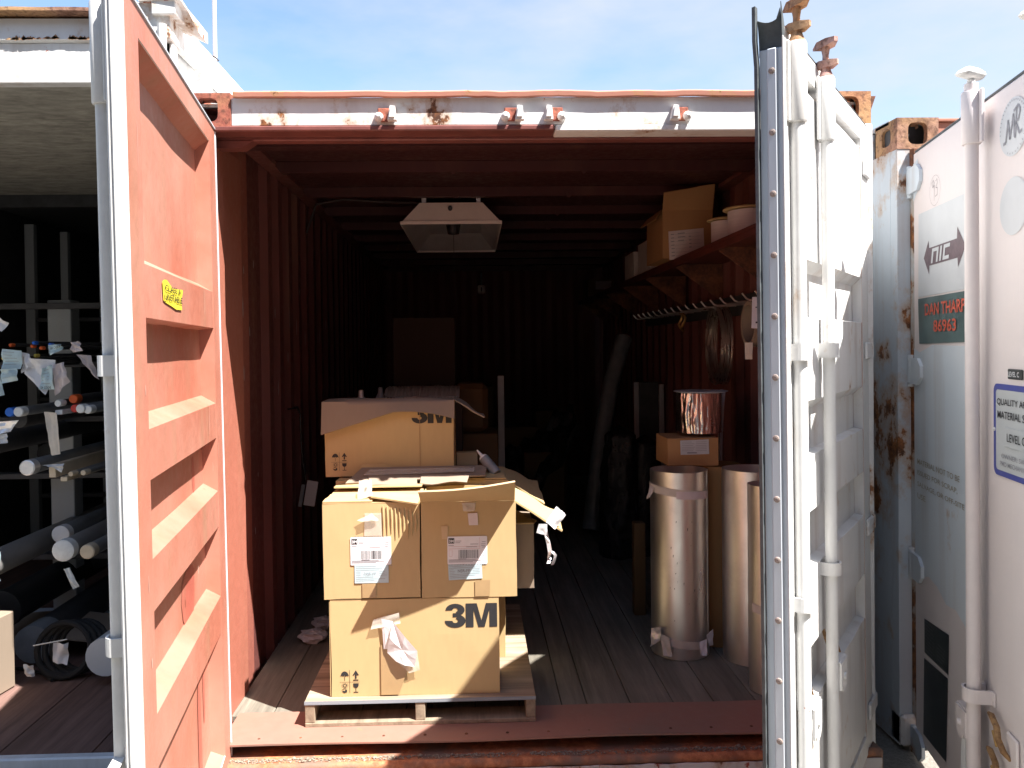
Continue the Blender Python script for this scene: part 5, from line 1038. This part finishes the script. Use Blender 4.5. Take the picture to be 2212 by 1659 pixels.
for k in range(7):
    z = .132-.019*k; m.rect(fr, .012, .030, z, z+.004, .002); m.rect(fr, .034, .10 if k not in (0, 5, 6) else .17, z-.001, z, .002)
    if 0 < k < 5: m.rect(fr, .108, .122, z, z+.004, .002); m.rect(fr, .126, .17, z-.001, z, .002)
    if k < 3: m.rect(fr, .05, .05+rnd.uniform(.02, .04), z+.002, z+.006, .002)
m.build('print', 'ink_grey', fm, norm=False)
t, _ = carton('cardboard_box', 'white box with teal bottom and dark sideways lettering on the wall shelf', .868, 1.0, 2.10, 2.45, 2.0, 2.19, mat='carton_white', group='boxes on the wall shelf', seed=33)
m = MB(); m.rect(face_front(0, 2.0955, 0), .915, 1.0, 2.0, 2.045); m.build('print', 'teal', t, norm=False); text('print', 'BUSS', 'ink', t, Fr((.935, 2.094, 2.15), (0, 0, -1), (1, 0, 0), (0, -1, 0)), .09, .022, .03)
t, _ = carton('cardboard_box', 'grey faced box with printed panel, third along the wall shelf', .87, 1.05, 2.62, 2.95, 2.0, 2.17, mat='carton_white', group='boxes on the wall shelf', seed=35)
m = MB(); m.rect(face_front(0, 2.6155, 0), .91, .99, 2.04, 2.12); m.build('print', 'cardboard_dark', t, norm=False)
t, _ = carton('cardboard_box', 'dark box with a pale label at the far end of the wall shelf', .87, 1.12, 4.85, 5.2, 2.0, 2.17, mat='kraft', group='boxes on the wall shelf', seed=36); m = MB(); m.rect(face_front(0, 4.843, 0), .94, 1.09, 2.07, 2.15); m.build('label_sheet', 'foam', t, norm=False)
m = MB(); m.tube([(.985, 3.42, 2.0), (.985, 3.42, 2.14)], .026, 16); solo(m, 'yellow_tube', 'yellow_paint', 'short yellow cylinder standing on the wall shelf', 'tube', loc=(.985, 3.42, 2.0), smooth=True)
for x, y, r_, h_, l_ in ((1.035, .76, .108, .140, 'larger white spool with yellow rim on the wall shelf near the door'), (1.01, 1.0, .088, .128, 'smaller white wrapped spool with yellow rim on the wall shelf')):
    t = thing('wire_spool', l_, 'spool', (x, y, 2.0), 'wire spools on the wall shelf'); q = Fr((x, y, 2.0), (1, 0, 0), (0, 1, 0))
    m = MB(); m.lathe(None, [(0, .006), (r_*.9, .006), (r_*.9, h_-.004), (0, h_-.004)], 32, fr=q); m.build('winding', 'spool_wire', t, smooth=True)
    for z in (0, h_): m = MB(); m.lathe(None, [(0, z), (r_+.008, z), (r_+.012, z+.004), (r_+.008, z+.009), (0, z+.009)], 36, fr=q); m.build('rim', 'spool_rim', t, smooth=True)
# coils on the hooks
t = thing('wire_coil', 'shiny wire coil hanging low from the hook rail', 'coil', (1.07, 1.35, 1.73))
for k in range(26):
    rr = .165+rnd.uniform(-.012, .012); xo = 1.06+rnd.uniform(-.03, .03); zc = 1.735-rr-.0; yo = 1.33+rnd.uniform(-.01, .01)
    m = MB(); m.tube([(xo+.006*math.sin(a*.4+k), yo+rr*.86*math.cos(a*.2094), zc-.03+rr*1.16*math.sin(a*.2094)) for a in range(30)], .0022, 5, closed=True); m.build('wire_turn', 'wire', t, smooth=True)
t = thing('tape_roll', 'wide grey banding ring hanging near the right door with masking tape strips', 'roll', (1.06, .78, 1.73)); q = Fr((1.03, .78, 1.63), (0, 1, 0), (0, 0, 1))
m = MB(); m.lathe(None, [(.085, 0), (.105, 0), (.105, .075), (.085, .075), (.085, 0)], 40, fr=q); m.build('ring', 'cardboard_grey', t, smooth=True); flapm(t, 'masking_tape', [(1.02, .672, 1.69), (1.07, .672, 1.69), (1.07, .674, 1.62), (1.02, .674, 1.62)], 'mask_tape', 2, .004, .001); flapm(t, 'masking_tape', [(1.00, .74, 1.545), (1.03, .72, 1.545), (1.028, .72, 1.47), (1.002, .74, 1.47)], 'mask_tape', 2, .004, .001)
t = thing('wire_coil', 'small ring of wire on the hook rail, left of the large coil', 'coil', (1.08, 2.05, 1.7)); m = MB(); m.tube([(1.05+.01*math.sin(a), 2.05+.045*math.cos(a*.35), 1.68+.055*math.sin(a*.35)) for a in range(18)], .008, 6, closed=True); m.build('ring', 'brass', t, smooth=True)
t = thing('paper_tag', 'white tag hanging beside the right door edge under the spools', 'tag', (.96, .55, 1.75)); flapm(t, 'sheet', [(.955, .50, 1.735), (1.01, .50, 1.735), (1.02, .50, 1.60), (.950, .50, 1.605)], 'paper', 2, .006, .001); m = MB(); q = face_front(0, .492, 0); m.rect(q, .965, .99, 1.69, 1.694); m.rect(q, .965, .985, 1.625, 1.632); m.build('print', 'ink', t, norm=False)

# rolls of sheet metal on the right
def roll(lab, x, y, r_, z1, mat='steel_roll', seam=-1.2, z0=.1415):
    t = thing('metal_roll' if mat == 'steel_roll' else 'kraft_roll', lab, 'roll', (x, y, z0), 'rolls of sheet metal standing along the right wall')
    def sp(a, b_):
        th = seam+a*2*math.pi*1.98; rr = r_*(1-.022*a)+.0015*math.sin(th*3); return (x+rr*math.cos(th), y+rr*math.sin(th), z0+(z1-z0)*b_)
    m = MB(); m.grid(sp, 90, 1, -.0015); m.build('sheet_roll', mat, t, smooth=True, norm=False); return t
t = roll('tall bright steel roll carrying the small box, taped near top and bottom', .712, .80, .130, .972, seam=-.55)
m = MB()
for k in range(26):
    an = rnd.uniform(-2.2, -.9); z = rnd.uniform(.3, .93) if k > 6 else rnd.uniform(.36, .60); l_ = rnd.uniform(.002, .009); w_ = rnd.uniform(.0006, .0022); rr = .1312
    m._a([(.712+rr*math.cos(an+p), .80+rr*math.sin(an+p), z+q) for p, q in ((0, -l_), (w_/rr, -l_*.2), (w_*1.5/rr, l_), (-w_*.3/rr, l_*.4))], [[0, 1, 2, 3]])
m.build('scuffs', 'decal_line', t, kind='stuff', norm=False)
def band(t, x, y, r_, za, zb_, a0, a1, mat='mask_tape', tail=None):
    m = MB(); m.grid(lambda a, b_: (x+(r_+.0015)*math.cos(a0+(a1-a0)*a), y+(r_+.0015)*math.sin(a0+(a1-a0)*a), za+(zb_-za)*a-.034*b_), 24, 1, .0007); m.build('masking_tape', mat, t, smooth=True, norm=False)
band(t, .712, .80, .131, .918, .885, -3.4, -.62); band(t, .712, .80, .1325, .892, .886, -1.9, -.62, 'paper_pink'); band(t, .712, .80, .131, .245, .215, -2.9, -.75)
flapm(t, 'tape_tail', [(.580, .79, .91), (.60, .75, .92), (.565, .74, .855), (.555, .76, .845)], 'mask_tape', 3, .01, .001); flapm(t, 'tape_tail', [(.60, .71, .25), (.632, .68, .245), (.640, .66, .165), (.605, .68, .165)], 'mask_tape', 5, .01, .001); flapm(t, 'tape_tail', [(.565, .73, .27), (.60, .70, .285), (.60, .70, .225), (.555, .72, .19)], 'foil_tape', 6, .015, .001); flapm(t, 'tape_tail', [(.765, .668, .225), (.80, .675, .235), (.795, .66, .165), (.765, .655, .17)], 'paper', 8, .01, .001); flapm(t, 'tape_tail', [(.80, .68, .25), (.835, .70, .27), (.835, .70, .20), (.81, .68, .20)], 'decal_white', 9, .01, .001); flapm(t, 'tape_tail', [(.765, .660, .53), (.785, .668, .56), (.775, .66, .44), (.762, .655, .46)], 'clear_tape', 9, .01, .001)
roll('brown paper faced roll between the steel rolls', .925, .93, .112, .975, 'kraft_light', .5)
roll('steel roll second from the door with dark open top', 1.015, .70, .130, .985, seam=2.2)
t = roll('slim steel roll nearest the right door', .985, .36, .098, .972, seam=2.4); band(t, .985, .36, .099, .50, .49, -2.9, -.2)
t, _ = carton('cardboard_box', 'small orange brown carton with white label sitting on the steel rolls', .668, .905, .83, 1.06, .982, 1.108, mat='cardboard_orange', seed=41); q = face_front(.728, .8265, 1.033)
m = MB(); m.prism(q, [(0, 0), (.132, .002), (.130, .070), (-.002, .066)], 0, .0008); lb = m.build('label_sheet', 'decal_white', t); m = MB()
for k in range(6): m.rect(q, .006, .05+.02*rnd.random(), .058-.008*k, .0595-.008*k, .0016); m.rect(q, .07, .12, .058-.008*k, .0595-.008*k, .0016)
m.rect(q, .03, .075, .006, .012, .0016); m.build('print', 'ink_grey', lb, norm=False)
t = thing('foil_roll', 'crinkled silver foil wrapped roll with flared rim on the small carton', 'roll', (.865, 1.0, 1.12))
m = MB()
def fo(a, b_): th = a*2*math.pi; rr = .102+.010*abs(noise.noise(Vector((math.cos(th)*5, math.sin(th)*5, b_*1.2))))+.0015*noise.noise(Vector((math.cos(th)*14, math.sin(th)*14, b_*4))); return (.855+rr*math.cos(th), .98+rr*math.sin(th), 1.122+.188*b_)
m.grid(fo, 160, 24); m.build('foil_wrap', 'foil', t, smooth=True, norm=False); m = MB(); m.lathe(None, [(.02, .186), (.10, .190), (.128, .196), (.127, .198), (.02, .194)], 32, fr=Fr((.865, .98, 1.12), (1, 0, 0), (0, 1, 0))); m.build('rim', 'galv', t, smooth=True)
m = MB(); m.grid(lambda a, b_: (.995+.045*math.sin(b_*2.2)*0+.05*a+.018*b_*b_, 1.12+.20*a, .93+.375*b_), 6, 8, .014); solo(m, 'foam_sheet', 'foam', 'grey foam sheet with a white curved edge standing right of the foil roll', 'sheet', loc=(1.03, 1.2, .93))
# rear right: leaning tube, wrapped bundle, panels, scrap
t = thing('leaning_tube', 'long grey wrapped tube leaning against the rear right wall', 'tube', (.66, 3.4, .14)); m = MB(); m.tube([(.62, 3.05, .20), (.72, 3.2, .80), (.83, 3.35, 1.25), (.96, 3.5, 1.60)], .062, 18); m.build('tube', 'pipe_wrap', t, smooth=True)
t = thing('board_pair', 'tall dark panel pair with pale grey edges behind the steel rolls', 'panel', (1.05, 3, .14)); m = MB(); m.box(.972, 1.12, 3.02, 3.05, .14, 1.272, .004); m.build('panel', 'grey_dark', t)
for x in (.94, 1.122): m = MB(); m.box(x, x+.035, 3.0, 3.03, .14, 1.275 if x < 1 else 1.255, .004); m.build('edge_strip', 'foam', t)
t = thing('wrapped_bundle', 'bulky bundle in wrinkled black plastic standing in the dark', 'bundle', (.72, 2.5, .14)); m = MB()
def wb(a, b_): th = a*2*math.pi; rr = (.135*(1-.25*b_*b_)+.02*noise.noise(Vector((math.cos(th)*2, math.sin(th)*2, b_*4)))+.008*noise.noise(Vector((math.cos(th)*7, math.sin(th)*7, b_*14))))*(1 if b_ < .93 else max(0.02, 1-(b_-.93)/.07)); return (.75+rr*math.cos(th), 2.55+rr*math.sin(th), .14+.87*b_)
m.grid(wb, 60, 50); m.build('plastic_wrap', 'black_plastic', t, smooth=True, norm=False)
m = MB()
def wb2(a, b_): th = a*2*math.pi; rr = (.12*(1-.2*b_*b_)+.02*noise.noise(Vector((math.cos(th)*2, math.sin(th)*2, b_*4+8))))*(1 if b_ < .93 else max(0.02, 1-(b_-.93)/.07)); return (.93+rr*math.cos(th), 2.6+rr*math.sin(th), .14+.80*b_)
m.grid(wb2, 40, 30); solo(m, 'wrapped_bundle', 'black_plastic', 'second black wrapped bundle beside the steel rolls', 'bundle', loc=(.93, 2.6, .14), smooth=True)
for k, (x, y, h_, w_) in enumerate(((.30, 3.2, .75, .3), (.12, 3.6, .9, .35), (.42, 3.9, 1.0, .25), (-.9, 3.2, 1.1, .4), (-.3, 4.2, 1.2, .5))):
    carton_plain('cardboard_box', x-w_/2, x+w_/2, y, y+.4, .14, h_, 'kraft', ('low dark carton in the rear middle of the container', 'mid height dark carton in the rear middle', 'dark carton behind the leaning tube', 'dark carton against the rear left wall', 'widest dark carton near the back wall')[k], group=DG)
t = thing('plastic_film', 'heap of glossy black plastic film catching glints in the rear middle', 'plastic', (.2, 3, .7)); m = MB()
m.grid(lambda a, b_: (.0+.55*a, 3.0+.5*b_+.05*noise.noise(Vector((a*4, b_*5, 2))), .15+.75*a*(1-.5*b_)+.55*b_+.10*noise.noise(Vector((a*6, b_*5, 0)))+.03*noise.noise(Vector((a*18, b_*16, 0)))), 50, 40, .002); m.build('film', 'black_plastic', t, smooth=True, norm=False)
m = MB(); m.box(.60, .66, 1.3, 1.36, .14, .62, .004); solo(m, 'timber_offcut', 'kraft', 'short brown timber standing left of the steel roll', 'timber', loc=(.63, 1.33, .14))
